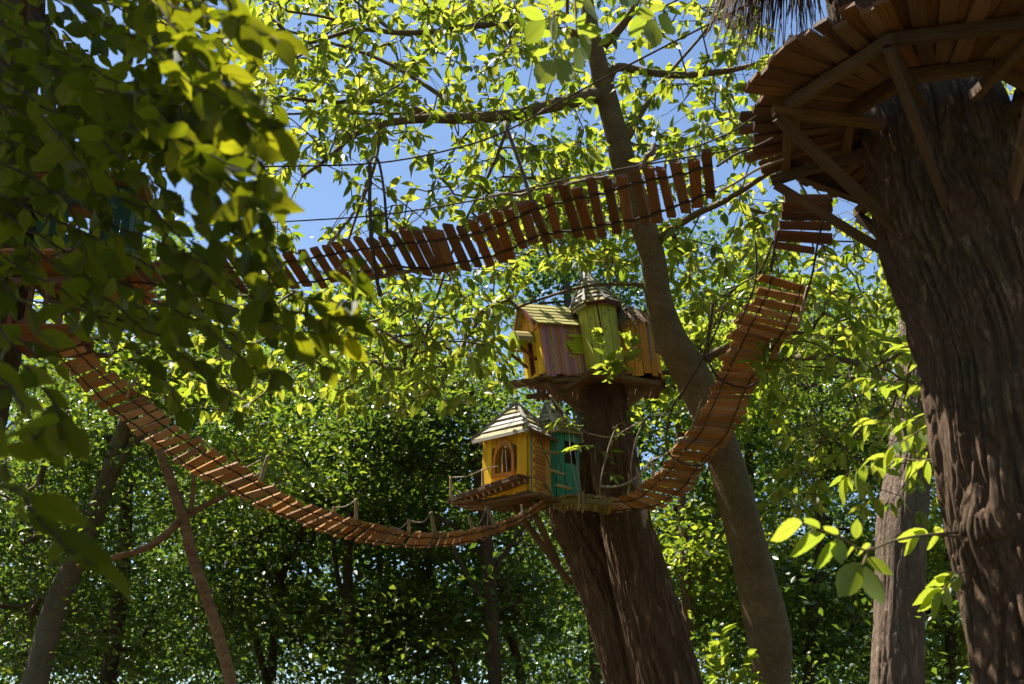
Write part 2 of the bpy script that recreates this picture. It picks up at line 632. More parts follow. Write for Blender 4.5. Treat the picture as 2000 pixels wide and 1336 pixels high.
def leaves_mesh(name, mat, pos, d, n, length, template, parent=None, base=None):
    """all the leaves of one crown as one mesh with a tint for each leaf"""
    V0, F0, U0 = template
    x, y, z = leaf_frames(np.asarray(d), np.asarray(n))
    L = np.asarray(length)[:, None, None]
    V = np.asarray(pos)[:, None, :] + L * (V0[None, :, 0:1] * x[:, None, :] + V0[None, :, 1:2] * y[:, None, :] + V0[None, :, 2:3] * z[:, None, :])
    nL, nv = len(pos), len(V0)
    b = np.array(parent.get('_base', (0, 0, 0))) if parent is not None else (np.zeros(3) if base is None else np.asarray(base))
    V = (V - b).reshape(-1, 3)
    F = (F0[None] + (np.arange(nL) * nv)[:, None, None]).reshape(-1, F0.shape[1])
    me = bpy.data.meshes.new(name)
    me.vertices.add(len(V))
    me.vertices.foreach_set('co', V.ravel())
    k = F.shape[1]
    me.loops.add(F.size)
    me.loops.foreach_set('vertex_index', F.ravel().astype(np.int32))
    me.polygons.add(len(F))
    me.polygons.foreach_set('loop_start', np.arange(0, F.size, k, dtype=np.int32))
    me.update(calc_edges=True)
    uv = me.uv_layers.new(name='UVMap')
    UU = np.tile(U0[F0.ravel()], (nL, 1))
    uv.data.foreach_set('uv', UU.ravel())
    at = me.attributes.new('tint', 'FLOAT', 'POINT')
    at.data.foreach_set('value', np.repeat(RNG.random(nL), nv).astype(np.float32))
    if k == 4:
        me.polygons.foreach_set('use_smooth', [True] * len(F))
    me.materials.append(MATS[mat])
    o = bpy.data.objects.new(name, me)
    COL.objects.link(o)
    if parent is not None:
        o.parent = parent
    else:
        o.location = b
    return o


def unit_leaf(name, mat, **kw):
    V, F, U = leaf_template(**kw)
    me = bpy.data.meshes.new(name)
    me.from_pydata(V.tolist(), [], F.tolist())
    uv = me.uv_layers.new(name='UVMap')
    uv.data.foreach_set('uv', U[F.ravel()].ravel())
    me.polygons.foreach_set('use_smooth', [True] * len(F))
    me.materials.append(MATS[mat])
    return me


def split_leaves(parent, pos, d, n, length, mat, template, units, keep=300, partname='leaf'):
    """the leaves that show largest each their own part, the rest one part"""
    pos, d, n, length = map(np.asarray, (pos, d, n, length))
    rel = pos - np.array([0, 0, CAMZ])
    fwd = np.array([0, CT, ST])
    dep = rel @ fwd
    u = rel[:, 0] / dep * FPX + 1000
    v = 668 - (rel @ np.array([0, -ST, CT])) / dep * FPX
    inside = (u > -20) & (u < 2020) & (v > -20) & (v < 1356) & (dep > 0.3)
    size = np.where(inside, length / np.maximum(dep, 0.3), 0)
    order = np.argsort(-size)
    k = order[:keep]
    k = k[size[k] > 0]
    x, y, z = leaf_frames(d, n)
    for i in k:
        L = length[i]
        place(random.choice(units), partname, parent, pos[i], x[i] * L, y[i] * L, z[i] * L)
    rest = np.setdiff1d(np.arange(len(pos)), k)
    if len(rest):
        o = leaves_mesh('leaves', mat, pos[rest], d[rest], n[rest], length[rest], template, parent)
        o['kind'] = 'stuff'


def whorls(tips, axes, rng, nmin=4, nmax=7, length=(0.085, 0.135), droop=0.55):
    """tufts of drooping leaves round the ends of twigs"""
    pos, ds, ns, ls = [], [], [], []
    for t, a in zip(tips, axes):
        a = nrm(a)
        k = rng.integers(nmin, nmax + 1)
        r0 = nrm(np.cross(a, rng.normal(size=3)))
        r1 = np.cross(a, r0)
        ph = rng.random() * 6.28
        for j in range(k):
            an = ph + 2 * math.pi * j / k + rng.normal(0, 0.25)
            rad = r0 * math.cos(an) + r1 * math.sin(an)
            dd = nrm(a * rng.uniform(0.1, 0.7) + rad * rng.uniform(0.7, 1.0) + np.array([0, 0, -droop * rng.uniform(0.3, 1.3)]))
            nn = np.array([0, 0.12, 1.0]) + rng.normal(0, 0.38, 3)
            pos.append(np.asarray(t) + dd * 0.012 + rng.normal(0, 0.012, 3))
            ds.append(dd)
            ns.append(nn)
            ls.append(rng.uniform(*length))
    return np.array(pos), np.array(ds), np.array(ns), np.array(ls)


def grow(skeleton, skel_r, targets, step, rng, r_tip=0.004, power=2.6, wig=0.12, sag=0.0):
    """twigs from a skeleton of limb points out to each target; returns list of (points, radii) and tip directions"""
    nodes = [np.asarray(p, float) for p in skeleton]
    A = np.zeros((len(nodes) + 40 * len(targets) + 10, 3))
    A[:len(nodes)] = nodes
    cnt = len(nodes)
    ns = cnt
    parent = {}
    T = np.asarray(targets, float)
    d0 = np.array([np.min(np.linalg.norm(A[:cnt] - t, axis=1)) for t in T])
    order = np.argsort(d0)
    paths = []
    axes = np.zeros_like(T)
    for ti in order:
        t = T[ti]
        dist = np.linalg.norm(A[:cnt] - t, axis=1)
        j = int(np.argmin(dist + rng.random(cnt) * 0.05))
        L = dist[j]
        m = int(min(30, max(2, L / step)))
        a = A[j]
        bend = rng.normal(0, wig, 3) * L
        bend[2] += sag * L
        ids = [j]
        for s in range(1, m + 1):
            f = s / m
            p = a * (1 - f) + t * f + bend * 4 * f * (1 - f) * 0.5
            if s < m:
                p = p + rng.normal(0, 0.035, 3) * step
            A[cnt] = p
            parent[cnt] = ids[-1]
            ids.append(cnt)
            cnt += 1
        axes[ti] = A[ids[-1]] - A[ids[-2]]
        paths.append(ids)
    w = np.zeros(cnt)
    for ids in paths:
        w[ids[-1]] += r_tip ** power
    for k in range(cnt - 1, ns - 1, -1):
        w[parent[k]] += w[k] if k in parent else 0
    rad = w ** (1 / power)
    out = []
    for ids in paths:
        r = np.array([rad[i] for i in ids])
        r[0] = min(r[1] * 1.15, r[0] if r[0] > 0 else r[1])
        out.append((A[ids], np.maximum(r, r_tip)))
    return out, axes


def to_ground(pts, rad):
    """carries a trunk on down to the ground"""
    a, b = np.asarray(pts[0], float), np.asarray(pts[1], float)
    if a[2] <= 0:
        return pts, rad
    d = nrm(a - b)
    d = nrm(d * 0.6 + np.array([0, 0, -1.0]))
    k = (a[2] + 0.15) / -d[2]
    return np.vstack([[a + d * k], [a + d * k * 0.5], pts]), np.concatenate([[rad[0] * 1.45, rad[0] * 1.12], rad])


def trunk_mesh(mb, pts, rad, sides, rows, seed, ridge=0.0, cells=20, along=2.5, lump=0.04, knots=(), warp=0.05):
    """tapered limb with real bark ridges: ridge in metres, cells round the girth, along per metre"""
    q = catmull(pts, rows)
    r = np.maximum(catmull(np.repeat(np.asarray(rad, float)[:, None], 3, 1), rows)[:, 0], 0.003)
    s = np.concatenate([[0], np.cumsum(np.linalg.norm(np.diff(q, axis=0), axis=1))])
    th = np.linspace(0, 1, sides, endpoint=False)
    U, S = np.meshgrid(th, s)
    lo = VNoise(seed, 5)
    D = (lo(U, S * 1.3) - 0.5) * 2 * lump * r[:, None]
    if ridge:
        wv = VNoise(seed + 1, 9)
        n1 = VNoise(seed + 2, cells)
        n2 = VNoise(seed + 3, cells * 2)
        n3 = VNoise(seed + 4, max(6, cells // 2))
        n4 = VNoise(seed + 5, cells * 3)
        n5 = VNoise(seed + 6, max(8, int(cells * 0.7)))
        Uw = U + (wv(U, S * 1.1) - 0.5) * warp + (n3(U, S * 3.0) - 0.5) * warp * 0.25
        a = n1(Uw, S * along)
        b = n2(Uw + 0.37, S * along * 2.2)
        f1 = np.exp(-(np.abs(a - 0.5) / 0.10) ** 1.5)          # deep wandering furrows
        f2 = np.exp(-(np.abs(b - 0.5) / 0.13) ** 1.6)          # finer cracks between them
        f3 = n4(Uw * 1.0 + 0.11, S * along * 5)
        cr = np.exp(-(np.abs(n5(Uw * 1.0, S * along * 4.5 + 3 * n3(U, S * 2)) - 0.5) / 0.07) ** 1.5)   # cross cracks break the ridges into plates
        D -= ridge * 0.45 * cr * (1 - f1)
        D += ridge * (0.45 - f1) - ridge * 0.42 * f2 * (1 - f1) + ridge * 0.3 * (f3 - 0.5)
    if len(knots):
        _, fa, fb = frames(q)
        an = th * 2 * math.pi
        base = q[:, None, :] + r[:, None, None] * (np.cos(an)[None, :, None] * fa[:, None, :] + np.sin(an)[None, :, None] * fb[:, None, :])
        for (kp, ka, kw) in knots:         # swellings and hollows: world point, height, width
            wob = 1 + 0.35 * (lo(U * 3.1 + 0.2, S * 9) - 0.5)
            dd = np.linalg.norm(base - np.asarray(kp), axis=2) * wob
            D += ka * np.exp(-(dd ** 2) / (2 * kw * kw))
    mb.tube(q, r, sides, True, D)
    return q, r


def limb(mb, pts, rad, sides=8):
    q = catmull(pts, max(6, 4 * len(pts)))
    r = catmull(np.repeat(np.asarray(rad, float)[:, None], 3, 1), len(q))[:, 0]
    mb.tube(q, np.maximum(r, 0.003), sides)
    return q, np.maximum(r, 0.003)


def rad_px(lst):
    """[(px, py, Y, r_px)] -> points, radii in metres"""
    return np.array([P(a, b, c) for a, b, c, r in lst]), np.array([r * MPP(b, c) for a, b, c, r in lst])

# ------------------------------------------------------------------ the setting: ground
def make_ground():
    mb = MB()
    n = 90
    xs = np.concatenate([np.linspace(-900, -40, 10), np.linspace(-32, 32, n), np.linspace(40, 900, 10)])
    ys = np.concatenate([np.linspace(-900, -30, 10), np.linspace(-22, 48, n), np.linspace(60, 900, 10)])
    nz = VNoise(5, 64)
    V, F = [], []
    for j, y in enumerate(ys):
        for i, x in enumerate(xs):
            z = 0.25 * (float(nz(np.array((x + 40) / 80 * 0.3), np.array(y * 0.22))) - 0.5) if abs(x) < 33 and -23 < y < 49 else 0
            V.append((x, y, z - 0.1))
    w = len(xs)
    for j in range(len(ys) - 1):
        for i in range(w - 1):
            F.append((j * w + i, j * w + i + 1, (j + 1) * w + i + 1, (j + 1) * w + i))
    mb.add(V, F)
    o = mb.build('ground', MATS['forest_floor'], smooth=True)
    o['kind'] = 'structure'


make_ground()

# ------------------------------------------------------------------ the tree that carries the coloured houses
main_tree = thing('treehouse_tree', P(1275, 1336, 10.0) * np.array([1, 1, 0]) + np.array([0.35, -0.1, 0]),
                  'twin-stemmed leaning brown tree carrying the coloured little houses', 'tree')
mb = MB()
pts, rad = rad_px([(1345, 1480, 10.0, 72), (1305, 1336, 10.0, 66), (1262, 1180, 10.0, 58), (1232, 1060, 10.0, 50), (1214, 980, 10.0, 46),
                   (1200, 900, 10.0, 46), (1186, 820, 10.02, 45), (1177, 750, 10.05, 42), (1173, 690, 10.08, 40)])
pts, rad = to_ground(pts, rad)
trunk_mesh(mb, pts, rad, 190, 260, 21, ridge=0.034, cells=38, along=1.3, lump=0.06)
mb.build('trunk', MATS['bark_brown'], main_tree, smooth=True)
mb = MB()
pts, rad = rad_px([(1300, 1480, 10.55, 74), (1252, 1336, 10.55, 66), (1198, 1180, 10.5, 58), (1155, 1070, 10.45, 54), (1126, 1000, 10.4, 52),
                   (1135, 930, 10.35, 38), (1160, 860, 10.15, 30), (1172, 800, 10.12, 22)])
pts, rad = to_ground(pts, rad)
trunk_mesh(mb, pts, rad, 190, 240, 25, ridge=0.034, cells=38, along=1.3, lump=0.06)
mb.build('trunk', MATS['bark_brown'], main_tree, smooth=True)
mb = MB()  # bare wood whose pale colour also carries sunlight on the trunk's right edge
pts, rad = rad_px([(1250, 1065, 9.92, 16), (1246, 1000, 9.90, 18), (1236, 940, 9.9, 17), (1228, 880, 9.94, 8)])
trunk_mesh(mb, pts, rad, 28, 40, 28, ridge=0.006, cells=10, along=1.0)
o = mb.build('lit_bare_wood', MATS['pale_wood'], main_tree, smooth=True)
o['label'] = 'pale strip of bare wood with edge sunlight put into its colour'

# ------------------------------------------------------------------ the smooth bent tree and its canopy
grey_tree = thing('bent_tree', P(1512, 1336, 9.0) * np.array([1, 1, 0]) + np.array([0.05, -0.1, 0]),
                  'smooth-barked bent tree behind the climbing rope bridge with wide sunlit canopy', 'tree')
mb = MB()
g_pts, g_rad = rad_px([(1520, 1480, 9.0, 42), (1508, 1336, 9.0, 38), (1500, 1235, 9.0, 43), (1466, 1090, 9.0, 37), (1425, 930, 9.0, 35), (1392, 830, 8.95, 35),
                       (1352, 735, 8.9, 35), (1312, 665, 8.8, 31), (1287, 590, 8.7, 26), (1276, 510, 8.6, 25), (1253, 430, 8.5, 26),
                       (1222, 335, 8.4, 25), (1200, 250, 8.3, 22), (1180, 170, 8.2, 20), (1163, 100, 8.1, 17), (1150, 30, 8.0, 14),
                       (1135, -60, 7.9, 11), (1110, -170, 7.8, 7)])
g_pts, g_rad = to_ground(g_pts, g_rad)
skq, skr = trunk_mesh(mb, g_pts, g_rad, 44, 190, 31, ridge=0.004, cells=12, along=2, lump=0.05)
mb.build('trunk', MATS['bark_smooth'], grey_tree, smooth=True)
skel = [p for p in skq[110:]]
limbs = [
    [(1168, 185, 8.2, 17), (1120, 196, 8.1, 15), (1060, 210, 8.0, 13), (1000, 225, 7.9, 12), (900, 231, 7.7, 11), (820, 232, 7.5, 9), (745, 243, 7.3, 7), (690, 265, 7.1, 6), (640, 310, 7.0, 4), (590, 345, 6.9, 3)],
    [(860, 232, 7.6, 6), (800, 210, 7.6, 5), (720, 196, 7.5, 4.5), (640, 200, 7.4, 4), (545, 188, 7.2, 3)],
    [(950, 227, 7.8, 5), (850, 222, 7.9, 4), (720, 222, 8.0, 3), (600, 222, 8.0, 2.5), (500, 225, 8.0, 2)],
    [(900, 215, 7.7, 5), (820, 160, 7.8, 4.5), (740, 115, 7.9, 4), (660, 88, 8.0, 3), (560, 60, 8.0, 2.5)],
    [(1160, 75, 8.1, 9), (1080, 58, 8.0, 8), (960, 48, 7.8, 6.5), (880, 60, 7.6, 6), (780, 64, 7.4, 5.5), (700, 58, 7.2, 4.5), (600, 85, 7.1, 3.5), (510, 95, 7.0, 2.5)],
    [(700, 60, 7.2, 4), (640, 35, 7.1, 3), (560, 22, 7.0, 2.5)],
    [(770, 63, 7.4, 4), (720, 25, 7.4, 3), (670, -20, 7.4, 2)],
    [(1185, 160, 8.2, 11), (1205, 132, 8.1, 9), (1260, 140, 8.0, 8), (1330, 147, 7.8, 7), (1420, 138, 7.6, 6), (1500, 120, 7.4, 4)],
    [(1178, 90, 8.1, 10), (1215, 50, 8.0, 9), (1240, 10, 7.9, 7), (1260, -60, 7.8, 5)],
    [(1212, 285, 8.35, 13), (1235, 245, 8.3, 11), (1255, 215, 8.3, 7), (1310, 140, 8.2, 3.5), (1390, 45, 8.0, 2.5), (1420, -20, 7.9, 2)],
    [(1278, 480, 8.6, 8), (1310, 450, 8.4, 8), (1360, 418, 8.1, 7), (1420, 390, 7.8, 6), (1480, 352, 7.4, 5), (1530, 320, 7.2, 3)],
    [(1420, 390, 7.8, 4), (1470, 410, 7.8, 3.5), (1530, 425, 7.8, 3), (1600, 440, 7.8, 2.5)],
    [(1375, 700, 8.9, 10), (1420, 680, 8.8, 8), (1480, 660, 8.7, 6), (1560, 650, 8.6, 4), (1640, 665, 8.5, 3)],
    [(1390, 770, 8.9, 9), (1460, 730, 8.6, 8), (1520, 705, 8.2, 7.5), (1590, 697, 7.8, 7), (1660, 706, 7.4, 6), (1720, 735, 7.1, 4), (1770, 770, 6.9, 3)],
    [(1283, 560, 8.7, 6), (1230, 555, 8.8, 4), (1140, 560, 8.9, 3), (1040, 590, 8.9, 2.5), (960, 620, 8.8, 2)],
    [(1240, 380, 8.45, 7), (1170, 355, 8.6, 5), (1080, 350, 8.7, 3.5), (980, 345, 8.6, 2.5)],
    [(745, 243, 7.3, 4), (730, 330, 7.2, 3), (690, 440, 7.1, 2.5), (660, 540, 7.2, 2)],
    [(1000, 225, 7.9, 4), (960, 330, 7.9, 3), (900, 450, 7.8, 2.5), (860, 560, 7.8, 2.5), (830, 660, 7.9, 2)],
]
for L in limbs:
    mb = MB()
    p_, r_ = rad_px(L)
    q, r = limb(mb, p_, r_, 9)
    skel.extend(list(q))
    mb.build('limb', MATS['bark_smooth'], grey_tree, smooth=True)

GAPS = [(610, 395, 75, 60, .95), (775, 345, 70, 85, .88), (690, 330, 45, 50, .5), (890, 470, 60, 40, .7), (960, 545, 60, 40, .6), (1400, 435, 60, 38, .85), (1290, 200, 60, 35, .75),
        (860, 270, 60, 40, .6), (1300, 95, 50, 40, .5), (830, 150, 40, 25, .5), (590, 250, 45, 30, .45), (1080, 250, 55, 40, .6), (1230, 60, 40, 30, .4), (1030, 160, 45, 30, .5), (1650, 520, 60, 35, .6),
        (1130, 575, 95, 60, .92), (1100, 650, 130, 110, .97), (1240, 640, 60, 100, .97), (1000, 900, 130, 150, 1.0), (1400, 330, 40, 40, .5), (700, 170, 35, 25, .4), (940, 110, 40, 25, .4), (560, 140, 30, 25, .4)]


TPY = [-60, 30, 100, 170, 250, 335, 430, 510, 590, 665, 735, 830]
TPX = [1135, 1150, 1163, 1180, 1200, 1222, 1253, 1276, 1287, 1312, 1352, 1392]


def sample_region(rect, n, yr, rng, gaps=GAPS):
    out = []
    while len(out) < n:
        px, py = rng.uniform(rect[0], rect[2]), rng.uniform(rect[1], rect[3])
        if any(((px - a) / c) ** 2 + ((py - b) / d) ** 2 < 1 and rng.random() < e for a, b, c, d, e in gaps):
            continue
        Y_ = rng.uniform(*yr)
        if abs(px - np.interp(py, TPY, TPX)) < 42 and py < 800:
            Y_ = rng.uniform(9.2, 10.2)          # the stem itself stays clear of leaves in front
        out.append(P(px, py, Y_))
    return out


rg = np.random.default_rng(101)
targets = []
targets += sample_region((470, -120, 1130, 300), 690, (6.6, 9.2), rg)
targets += sample_region((1130, -120, 1500, 300), 280, (6.8, 9.0), rg)
targets += sample_region((500, 290, 1120, 470), 165, (6.8, 9.0), rg)
targets += sample_region((1090, 280, 1520, 600), 200, (7.6, 9.6), rg)
targets += sample_region((640, 520, 1010, 800), 160, (7.0, 9.4), rg)
targets += sample_region((330, 560, 700, 800), 120, (8.0, 10.0), rg)
targets += sample_region((600, 560, 1000, 720), 60, (9.0, 10.5), rg)
targets += sample_region((960, 300, 1260, 600), 190, (8.6, 10.4), rg)
targets += sample_region((1300, 480, 1560, 760), 140, (9.0, 10.6), rg)
targets += sample_region((1440, 380, 1760, 720), 230, (6.8, 9.8), rg)
targets += sample_region((1500, 640, 1860, 1000), 130, (6.4, 9.0), rg)
paths, axes = grow(skel, None, targets, 0.16, rg, r_tip=0.0028, power=2.5, wig=0.10, sag=0.08)
mb = MB()
for p_, r_ in paths:
    mb.tube(p_, np.minimum(r_, 0.02), 4, cap=False)
mb.build('twigs', MATS['bark_smooth'], grey_tree, smooth=True)['kind'] = 'stuff'
tips, taxes = list(targets), list(axes)
for (p_, r_), i in zip(paths, range(len(paths))):
    if len(p_) > 4 and rg.random() < 0.6:
        k = rg.integers(2, len(p_) - 1)
        tips.append(p_[k])
        taxes.append(p_[k] - p_[k - 1])
lp, ld, ln, ll = whorls(tips, taxes, rg, 4, 7, (0.065, 0.14), 0.6)
TPL = leaf_template(nl=5, w=0.44, droop=0.16, fold=0.35)
UNITS = [unit_leaf('leaf_blade', 'leaf_canopy', nl=6, w=w_, droop=d_, fold=f_, teeth=0.05) for w_, d_, f_ in ((.44, .15, .3), (.4, .25, .4), (.48, .1, .2))]
split_leaves(grey_tree, lp, ld, ln, ll, 'leaf_canopy', TPL, UNITS, 300)

# ------------------------------------------------------------------ the straight column trunk
column_tree = thing('straight_tree', P(1752, 1336, 12.0) * np.array([1, 1, 0]),
                    'straight ridged tree trunk standing left of the big platform trunk', 'tree')
mb = MB()
pts, rad = rad_px([(1750, 1480, 12, 54), (1752, 1336, 12, 50), (1755, 1200, 12, 47), (1762, 1030, 12, 46), (1778, 900, 12.1, 42), (1788, 760, 12.2, 38),
                   (1796, 600, 12.3, 34), (1800, 420, 12.4, 30), (1806, 200, 12.5, 25), (1812, -80, 12.6, 18)])
pts, rad = to_ground(pts, rad)
skc, _ = trunk_mesh(mb, pts, rad, 150, 260, 41, ridge=0.022, cells=36, along=1.3, lump=0.05)
mb.build('trunk', MATS['bark_column'], column_tree, smooth=True)
rg = np.random.default_rng(55)
tg = [P(rg.uniform(1640, 2040), rg.uniform(-380, 330), rg.uniform(10.8, 14)) for _ in range(170)] + [P(rg.uniform(1850, 2080), rg.uniform(330, 900), rg.uniform(11, 14)) for _ in range(70)]
paths, axes = grow(list(skc[120:]), None, tg, 0.3, rg, r_tip=0.005)
mb = MB()
for p_, r_ in paths:
    mb.tube(p_, np.minimum(r_, 0.06), 4, cap=False)
mb.build('branches', MATS['bark_column'], column_tree, smooth=True)['kind'] = 'stuff'
lp, ld, ln, ll = whorls(tg * 2, list(axes) * 2, rg, 5, 8, (0.10, 0.16))
lp = lp + rg.normal(0, 0.1, lp.shape)
o = leaves_mesh('crown', 'leaf_canopy', lp, ld, ln, ll, leaf_template(nl=4, w=0.44), column_tree)
o['kind'] = 'stuff'

# ------------------------------------------------------------------ the big foreground trunk with its platform
fore_tree = thing('platform_tree', P(2010, 1336, 5.0) * np.array([1, 1, 0]) + np.array([0.1, -0.05, 0]),
                  'huge furrowed trunk at the picture edge carrying the round platform', 'tree')
mb = MB()
pts, rad = rad_px([(2130, 1500, 4.95, 185), (2098, 1336, 5.0, 178), (2072, 1200, 5.0, 170), (2036, 1050, 5.0, 164), (1998, 900, 5.0, 156), (1965, 740, 5.0, 154),
                   (1925, 580, 5.0, 156), (1880, 440, 5.0, 158), (1838, 300, 5.0, 142), (1790, 160, 5.0, 128), (1735, 20, 5.0, 108), (1690, -110, 5.0, 92), (1640, -280, 5.0, 78)])
pts, rad = to_ground(pts, rad)
fq, fr = trunk_mesh(mb, pts, rad, 460, 520, 52, ridge=0.038, cells=54, along=1.8, lump=0.06,
                    knots=((P(1880, 1035, 4.8), 0.075, 0.085), (P(1884, 1022, 4.72), -0.13, 0.032), (P(1990, 760, 4.7), 0.03, 0.09), (P(1960, 1180, 4.7), 0.025, 0.07)), warp=0.04)
mb.build('trunk', MATS['bark_fore'], fore_tree, smooth=True)

def spray(parent, stem_px, n, length, rng, units, droop=0.5, r0=0.006, mat='bark_smooth', end=3, spread=0.9, along=(0.35, 1.0)):
    """a twig with leaves set alternately along it, each leaf a part"""
    q = catmull(pxs(stem_px), 18)
    mb = MB()
    mb.tube(q, np.linspace(r0, r0 * 0.4, len(q)), 6)
    mb.build('twig', MATS[mat], parent, smooth=True)
    for i in range(n):
        last = i >= n - end
        f = 1.0 if last else along[0] + (along[1] - along[0]) * i / max(1, n - end)
        k = min(len(q) - 1, int(f * (len(q) - 1)))
        ax = nrm(q[min(k + 1, len(q) - 1)] - q[max(k - 1, 0)])
        side = nrm(np.cross(ax, [0, 0, 1.0]) + 0.01)
        s = 1 if i % 2 else -1
        upv = np.cross(side, ax)
        d = ax * rng.uniform(0.3, 0.9) + side * s * spread * rng.uniform(0.6, 1.1) + upv * rng.uniform(-0.5, 0.35) + np.array([0, 0, -droop * rng.uniform(0.4, 1.1)])
        nn = np.array([0, 0, 1.0]) + rng.normal(0, 0.3, 3) + np.array([0, 0.4, 0])
        x, y, z = leaf_frames(np.array([d]), np.array([nn]))
        L = length * rng.uniform(0.75, 1.15)
        place(random.choice(units), 'leaf', parent, q[k], x[0] * L, y[0] * L, z[0] * L)


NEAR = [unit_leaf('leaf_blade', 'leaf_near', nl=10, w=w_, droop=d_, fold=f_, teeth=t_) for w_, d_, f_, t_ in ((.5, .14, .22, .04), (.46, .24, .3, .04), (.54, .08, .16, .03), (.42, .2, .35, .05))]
SPRIG = [unit_leaf('leaf_blade', 'leaf_sprig', nl=10, w=w_, droop=d_, fold=f_, teeth=t_) for w_, d_, f_, t_ in ((.36, .16, .25, .06), (.32, .26, .3, .06), (.4, .1, .2, .05))]
rg = np.random.default_rng(77)


def leaf_at(parent, bx, by, tx, ty, Y, units, turn=0.0):
    """one leaf from its stalk to its tip, its underside to the viewer"""
    a, b = P(bx, by, Y), P(tx, ty, Y - 0.04)
    d = b - a
    L = np.linalg.norm(d)
    vw = nrm(a - np.array([0, 0, CAMZ]))
    nn = vw * 0.75 + np.array([turn, 0, 0.7])
    x, y, z = leaf_frames(np.array([d]), np.array([nn]))
    place(random.choice(units), 'leaf', parent, a, x[0] * L * random.uniform(1.0, 1.25), y[0] * L, z[0] * L)


BROAD = [unit_leaf('leaf_blade', 'leaf_sprig', nl=12, w=w_, droop=d_, fold=f_, teeth=0.045) for w_, d_, f_ in ((.44, .1, .16), (.4, .16, .24), (.48, .08, .12))]
rr_ = np.random.default_rng(5)
for L_, lv in (([(1870, 1040, 4.8), (1800, 1046, 4.3), (1740, 1058, 3.8), (1690, 1075, 3.5), (1640, 1050, 3.4), (1570, 1022, 3.35)],
                ((1611, 1046, 1530, 1080), (1640, 1060, 1584, 1110), (1635, 1050, 1643, 1106), (1670, 1067, 1648, 1088), (1636, 1044, 1608, 1024), (1672, 1052, 1674, 1012), (1566, 1021, 1500, 1052), (1700, 1064, 1668, 1082), (1600, 1034, 1570, 1008))),
               ([(1700, 1070, 3.6), (1690, 1090, 3.5), (1685, 1105, 3.45)], ((1681, 1100, 1633, 1170), (1690, 1092, 1748, 1120), (1690, 1106, 1721, 1188), (1684, 1104, 1682, 1140))),
               ([(1880, 1050, 4.8), (1840, 1046, 4.6), (1800, 1044, 4.45)], ((1808, 1042, 1743, 1050), (1795, 1048, 1761, 1084), (1836, 1046, 1806, 1072), (1840, 1044, 1825, 1026), (1812, 1043, 1780, 1034))),
               ([(1890, 1110, 4.75), (1862, 1130, 4.55), (1838, 1155, 4.45)], ((1842, 1152, 1773, 1174), (1845, 1156, 1786, 1190), (1838, 1158, 1814, 1210), (1864, 1118, 1836, 1154), (1858, 1130, 1822, 1124), (1850, 1146, 1850, 1196), (1860, 1134, 1800, 1140), (1866, 1122, 1872, 1160)))):
    mb = MB()
    mb.tube(catmull(pxs(L_), 16), np.linspace(0.006, 0.0025, 16), 6)
    mb.build('twig', MATS['bark_smooth'], fore_tree, smooth=True)
    for (a_, b_, c_, d_) in lv:
        leaf_at(fore_tree, a_, b_, c_, d_, float(np.interp(a_, [q[0] for q in sorted(L_)], [q[2] for q in sorted(L_)])), BROAD, rr_.normal(0, 0.3))
for L_, n_ in (([(1900, 800, 5.2), (1830, 800, 5.5), (1760, 830, 5.7), (1700, 820, 5.8)], 13), ([(1860, 700, 5.4), (1800, 690, 5.6), (1740, 660, 5.8)], 10),
               ([(1880, 880, 5.3), (1800, 900, 5.5), (1720, 890, 5.7), (1650, 930, 5.8)], 15), ([(1880, 760, 5.4), (1800, 750, 5.6), (1690, 740, 5.9)], 13),
               ([(1870, 600, 5.3), (1790, 600, 5.5), (1740, 585, 5.6)], 7), ([(1880, 830, 5.2), (1820, 830, 5.3), (1750, 870, 5.2)], 8)):
    spray(fore_tree, L_, n_ + 3, 0.135, rg, SPRIG, droop=0.75, end=4, along=(0.3, 1.0))

# round platform of radial boards
pc = np.array([2.13, 4.86, 4.8])
pz = 4.80
platform = thing('round_platform', (pc[0], pc[1], pz), 'round board platform on struts around the huge trunk, seen from below', 'platform')
C2 = np.array([pc[0], pc[1], pz])
RP = 0.955
UP = np.array([0, 0, 1.0])
nsec = 8
a0 = math.radians(11)
for s in range(nsec):
    am = a0 + 2 * math.pi * (s + 0.5) / nsec
    ex = np.array([math.cos(am), math.sin(am), 0])
    ey = np.array([-math.sin(am), math.cos(am), 0])
    half = math.tan(math.pi / nsec)
    nb = 11
    for k in range(nb):
        f = (k + 0.5) / nb * 2 - 1
        ro = RP * (1.0 + random.uniform(-0.05, 0.04)) / math.sqrt(1 + (f * half) ** 2 * 0.55)
        ro *= 1 - 0.085 * math.sin(am)
        ri = 0.36
        a = C2 + ex * ri + ey * f * half * ri
        b = C2 + ex * ro + ey * f * half * ro
        w = 2 * half * ro / nb * 0.985
        zo = random.uniform(-0.006, 0.006) + (0.020 if k % 2 else 0)
        board('deck_board', platform, a + UP * zo, b + UP * (zo + random.uniform(-0.01, 0.01)), w, 0.022, UP, 'deck_dark')
